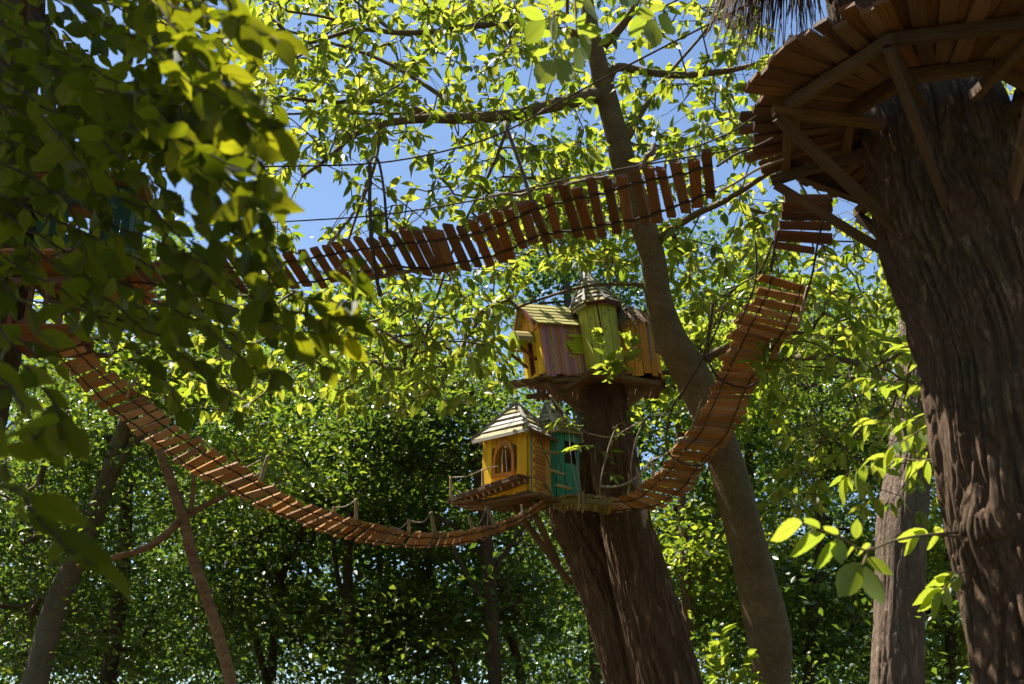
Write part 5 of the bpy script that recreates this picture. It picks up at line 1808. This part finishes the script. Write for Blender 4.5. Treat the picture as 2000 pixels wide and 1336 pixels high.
def wood_tree(name, label, trunk, bark_, blobs, seed, leaf='leaf_wood', size=0.085, branches=(), per=70, sides=14, group=None, rtip=0.010):
    """trunk: [(px, py, Y, r_px)]; blobs: [(px, py, rx, ry, Y, dY, count)]"""
    rng = np.random.default_rng(seed)
    p_, r_ = rad_px(trunk)
    p_, r_ = to_ground(p_, r_)
    root = thing(name, (p_[0][0], p_[0][1], 0), label, 'tree', group)
    mb = MB()
    q, rr = trunk_mesh(mb, p_, r_, sides * 2, 70, seed, ridge=0.006, cells=12, along=1.5, lump=0.09)
    mb.build('trunk', MATS[bark_], root, smooth=True)
    sk = list(q[24:])
    for L in branches:
        a, b = rad_px(L)
        mb = MB()
        qq, _ = limb(mb, a, b, 8)
        sk += list(qq)
        mb.build('branch', MATS[bark_], root, smooth=True)
    mb = MB()
    cs = []
    for (bx, by, rx, ry, Y_, dY, n) in blobs:
        for _ in range(n):
            while True:
                u = rng.uniform(-1, 1, 3)
                if np.dot(u, u) < 1:
                    break
            cs.append(P(bx + rx * u[0], by + ry * u[1], Y_ + dY * u[2]))
    paths, axes = grow(sk, None, cs, 0.45, rng, r_tip=rtip, power=2.3)
    for a, b in paths:
        mb.tube(a, np.minimum(b, 0.07), 4, cap=False)
    mb.build('twigs', MATS[bark_], root, smooth=True)['kind'] = 'stuff'
    pos, d, n, l = clumps(cs, rng.uniform(0.45, 0.95, len(cs)), per, size, rng)
    o = leaves_mesh('crown', leaf, pos, d, n, l, LT2, root)
    o['kind'] = 'stuff'
    return root


WT = [
    ('woodland_tree', 'thick grey trunk leaning right below the foreground leaves', [(30, 1480, 12.5, 33), (68, 1336, 12.5, 25), (112, 1175, 12.5, 22), (165, 1065, 12.4, 20), (205, 955, 12.3, 18), (248, 825, 12.2, 17), (300, 690, 12.1, 12), (340, 560, 12, 7)], 'bark_grey',
     [(330, 640, 260, 170, 12.4, 1.6, 75), (150, 950, 200, 160, 13.4, 1.5, 55), (60, 1100, 160, 170, 13.8, 1.2, 35)], [[(200, 965, 12.3, 10), (250, 880, 12.2, 8), (300, 830, 12.2, 5)]], 'leaf_wood', 0.09),
    ('woodland_tree', 'slender pale-barked crooked tree under the long sagging bridge', [(470, 1480, 11.2, 18), (452, 1336, 11.2, 12.5), (414, 1200, 11.2, 11.5), (378, 1095, 11.2, 11), (356, 1005, 11.2, 10.5), (312, 880, 11.2, 8.5), (280, 780, 11.2, 7), (262, 690, 11.2, 4)], 'bark_birch',
     [(300, 720, 130, 90, 11.6, 1.0, 24), (480, 900, 110, 80, 12.2, 0.8, 14)], [[(360, 1010, 11.2, 8), (300, 1062, 11.1, 7), (235, 1086, 11.0, 6), (150, 1106, 10.9, 4)], [(356, 1015, 11.2, 7), (395, 990, 11.3, 6), (440, 967, 11.4, 4.5), (500, 930, 11.5, 3)], [(372, 1000, 11.2, 5), (378, 940, 11.2, 4), (374, 900, 11.2, 3)]], 'leaf_wood', 0.08),
    ('woodland_tree', 'dark trunk between the thick grey trunk and the crooked pale tree', [(195, 1480, 15, 17), (215, 1300, 15, 16), (240, 1120, 15, 15), (246, 960, 15, 12), (252, 780, 15, 8)], 'bark_dark',
     [(250, 860, 260, 170, 15.5, 1.6, 70), (180, 1180, 180, 140, 16, 1.3, 40)], [], 'leaf_wood', 0.09),
    ('woodland_tree', 'thin dark tree with twin upright stems near left middle', [(690, 1480, 15, 11), (682, 1250, 15, 10), (680, 1080, 15, 9), (688, 920, 15, 7), (680, 760, 15, 5)], 'bark_dark',
     [(640, 900, 180, 180, 15.2, 1.6, 80), (560, 1130, 170, 130, 15.8, 1.4, 48)], [[(682, 1200, 15, 6), (655, 1100, 15.1, 5), (650, 950, 15.2, 4), (645, 800, 15.2, 2)]], 'leaf_wood', 0.09),
    ('woodland_tree', 'tall dark trunk directly below the yellow house balcony', [(972, 1480, 14, 15), (965, 1300, 14, 14), (957, 1150, 14, 13), (946, 1020, 14, 11), (930, 900, 14, 9), (915, 760, 14, 6)], 'bark_dark',
     [(850, 830, 190, 160, 14.3, 1.4, 100), (930, 1130, 190, 130, 15.2, 1.2, 60), (790, 730, 120, 80, 14.4, 1.0, 32)], [[(955, 1100, 14, 6), (900, 1040, 14.1, 5), (840, 1000, 14.2, 3)], [(962, 1200, 14, 6), (910, 1120, 14, 5), (880, 1060, 14, 3)], [(957, 1130, 14, 6), (1000, 1060, 14.1, 4), (1040, 1010, 14.2, 3)]], 'leaf_wood', 0.085),
    ('woodland_tree', 'thin leaning dark stem left of the trunk below the balcony', [(920, 1480, 16, 8), (890, 1320, 16, 7.5), (850, 1200, 16, 7), (835, 1080, 16, 6), (825, 940, 16, 4)], 'bark_dark',
     [(780, 1000, 150, 130, 16.5, 1.3, 55), (760, 1220, 160, 110, 16.5, 1.2, 48)], [], 'leaf_wood', 0.09),
    ('woodland_tree', 'faint slim tree behind the middle of the long bridge', [(525, 1480, 18, 9), (535, 1250, 18, 8.5), (552, 1080, 18, 8), (565, 900, 18, 6), (570, 760, 18, 4)], 'bark_dark',
     [(500, 800, 200, 140, 18.5, 1.8, 75), (430, 1120, 170, 150, 18.5, 1.5, 50)], [], 'leaf_far', 0.10),
    ('woodland_tree', 'slim reddish tree between the twin stems and the bent tree', [(1350, 1480, 15, 11), (1344, 1250, 15, 10), (1336, 1080, 15, 9.5), (1330, 940, 15, 8), (1322, 780, 15, 5), (1318, 650, 15, 3)], 'bark_brown',
     [(1350, 760, 130, 150, 15.3, 1.4, 60), (1380, 1080, 130, 150, 15.6, 1.4, 60)], [[(1338, 1100, 15, 5), (1375, 1040, 15, 4), (1405, 1000, 15, 3)]], 'leaf_wood', 0.09),
    ('woodland_tree', 'slim dark tree between the bent tree and the straight trunk', [(1560, 1480, 16, 11), (1585, 1280, 16, 10), (1600, 1100, 16, 9), (1605, 940, 16, 7), (1600, 760, 16, 5)], 'bark_dark',
     [(1620, 800, 150, 190, 16.3, 1.6, 90), (1600, 1150, 150, 150, 16.6, 1.5, 70)], [], 'leaf_wood', 0.09),
    ('woodland_tree', 'airy pale tree whose crown rises above the upper houses', [(1165, 1400, 17, 11), (1150, 1000, 17, 10), (1120, 700, 17, 8), (1100, 500, 17, 6), (1085, 330, 17, 3)], 'bark_grey',
     [(1090, 420, 110, 170, 17, 1.4, 46), (1150, 560, 180, 90, 17.4, 1.4, 48), (1180, 760, 190, 180, 17.5, 1.4, 80)], [[(1125, 700, 17, 5), (1170, 590, 17, 4), (1210, 540, 17, 3)]], 'leaf_far', 0.075),
    ('woodland_tree', 'leafy tree standing behind the straight trunk at right', [(1860, 1480, 17, 12), (1855, 1100, 17, 10), (1845, 800, 17, 8), (1840, 560, 17, 4)], 'bark_dark',
     [(1830, 760, 170, 260, 17, 1.6, 100), (1850, 1150, 150, 170, 17, 1.4, 65)], [], 'leaf_wood', 0.09),
    ('woodland_tree', 'dense tree filling the gap right of the bent trunk', [(1500, 1480, 19, 12), (1470, 1100, 19, 10), (1460, 760, 19, 7), (1455, 560, 19, 4)], 'bark_dark',
     [(1470, 700, 160, 180, 19, 1.6, 90), (1440, 1080, 150, 150, 19, 1.5, 50)], [], 'leaf_far', 0.10),
    ('woodland_tree', 'thin dark stem just right of the crooked pale tree', [(560, 1480, 17, 7), (500, 1250, 17, 6.5), (470, 1080, 17, 6), (480, 900, 17, 4)], 'bark_dark',
     [(440, 980, 130, 110, 17, 1.2, 34)], [], 'leaf_wood', 0.09),
    ('woodland_tree', 'thin straight dark stem right of the twin upright stems', [(770, 1480, 18, 6), (745, 1250, 18, 6), (742, 1080, 18, 5.5), (735, 880, 18, 4)], 'bark_dark',
     [(720, 900, 120, 100, 18, 1.2, 34)], [[(745, 1200, 18, 4), (790, 1130, 18, 3.5), (840, 1090, 18, 2.5)]], 'leaf_far', 0.10),
    ('woodland_tree', 'leaning dark stem at the left foot of the treehouse tree', [(1040, 1480, 17, 9), (1010, 1290, 17, 8.5), (985, 1190, 17, 8), (990, 1050, 17, 6), (1000, 900, 17, 4)], 'bark_dark',
     [(1050, 960, 110, 110, 17.2, 1.2, 40)], [], 'leaf_wood', 0.09),
    ('woodland_tree', 'dark bushy tree behind the lowest left leaves', [(60, 1480, 18, 14), (50, 1200, 18, 12), (45, 900, 18, 9), (40, 700, 18, 5)], 'bark_dark',
     [(70, 860, 220, 220, 18, 1.8, 85), (60, 1230, 170, 140, 18, 1.4, 45)], [], 'leaf_far', 0.10),
]
for i, (nm, lab, tr, bk, bl, br, lf, sz) in enumerate(WT):
    k_ = (1.0, 1.35, 0.85, 1.15, 0.9, 1.5, 1.0, 1.25)[i % 8]
    if i in (1, 7, 10):
        lf = 'leaf_fresh'
    wood_tree(nm, lab, tr, bk, bl, 900 + i * 7, lf, sz * k_, br, per=int(100 / k_ ** 1.6), group='trees of the wood behind')

# the far wood that reads as one mass
rng = np.random.default_rng(4242)
cs, rs = [], []
tops = VNoise(77, 40)
for _ in range(190):
    Y_ = rng.uniform(19.5, 38)
    px = rng.uniform(-220, 2220)
    base_top = np.interp(px, [-200, 300, 520, 760, 1000, 1250, 1450, 1600, 2200], [560, 590, 640, 620, 640, 600, 540, 500, 490])
    base_top += rng.normal(0, 45)
    py = base_top + (1330 - base_top) * rng.random() ** 0.8
    c0 = P(px, py, Y_)
    rx, rz = rng.uniform(1.2, 2.5), rng.uniform(0.9, 1.9)
    for _k in range(17):
        u = rng.normal(0, 1, 3)
        u[2] = u[2] * 0.8 + 0.25
        u = u / np.linalg.norm(u) * rng.uniform(0.55, 1.05)
        cs.append(c0 + u * np.array([rx, rx, rz]))
        rs.append(rng.uniform(0.5, 1.1))
# low bushes close the view at the foot of the wood
for _ in range(900):
    Y_ = rng.uniform(24, 42)
    cs.append(np.array([rng.uniform(-0.62, 0.62) * Y_, Y_, rng.uniform(0.3, 7.0)]))
    rs.append(rng.uniform(0.9, 1.6))
for _ in range(650):
    Y_ = rng.uniform(30, 44)
    cs.append(np.array([rng.uniform(-0.6, 0.6) * Y_, Y_, rng.uniform(2.0, 8.0)]))
    rs.append(rng.uniform(1.0, 1.7))
# the wood carried on unseen round the viewer, put in to block sky light
nfront = len(cs)
for _ in range(1050):
    an = rng.uniform(math.radians(120), math.radians(420))
    rr_ = rng.uniform(9, 19)
    cs.append(np.array([math.cos(an) * rr_, math.sin(an) * rr_ + 2.0, rng.uniform(0.3, 9.0 if math.cos(an) > -0.2 else 13.0)]))  # taller at the left to darken the near leaves
    rs.append(rng.uniform(1.0, 1.9))
    if abs(cs[-1][0]) < 0.62 * cs[-1][1] + 1.0:
        cs.pop()
        rs.pop()
pos, d, n, l = clumps(np.array(cs[:nfront]), rs[:nfront], 56, 0.17, rng)
pos2, d2, n2, l2 = clumps(np.array(cs[nfront:]), rs[nfront:], 46, 0.30, rng)
pos, d, n, l = np.vstack([pos, pos2]), np.vstack([d, d2]), np.vstack([n, n2]), np.concatenate([l, l2])
o = leaves_mesh('distant_woodland', 'leaf_far', pos, d, n, l, LT2)
o['kind'] = 'stuff'
o['label'] = 'dense green wood filling the distance, with unseen leaf mass round the viewer blocking sky light'
o['category'] = 'woodland'
# undergrowth between the trunks
cs = []
for _ in range(900):
    Y_ = rng.uniform(12.5, 24)
    x_ = rng.uniform(-0.52, 0.52) * Y_ * 1.1
    cs.append(np.array([x_, Y_, abs(rng.normal(0, 1.6)) + 0.2 + 0.06 * Y_]))
pos, d, n, l = clumps(np.array(cs), rng.uniform(0.5, 1.1, len(cs)), 60, 0.10, rng)
o = leaves_mesh('undergrowth', 'leaf_wood', pos, d, n, l, LT2)
o['kind'] = 'stuff'
o['label'] = 'shaded leafy undergrowth between the woodland trunks'
o['category'] = 'undergrowth'

for o in bpy.data.objects:
    if '_base' in o:
        del o['_base']
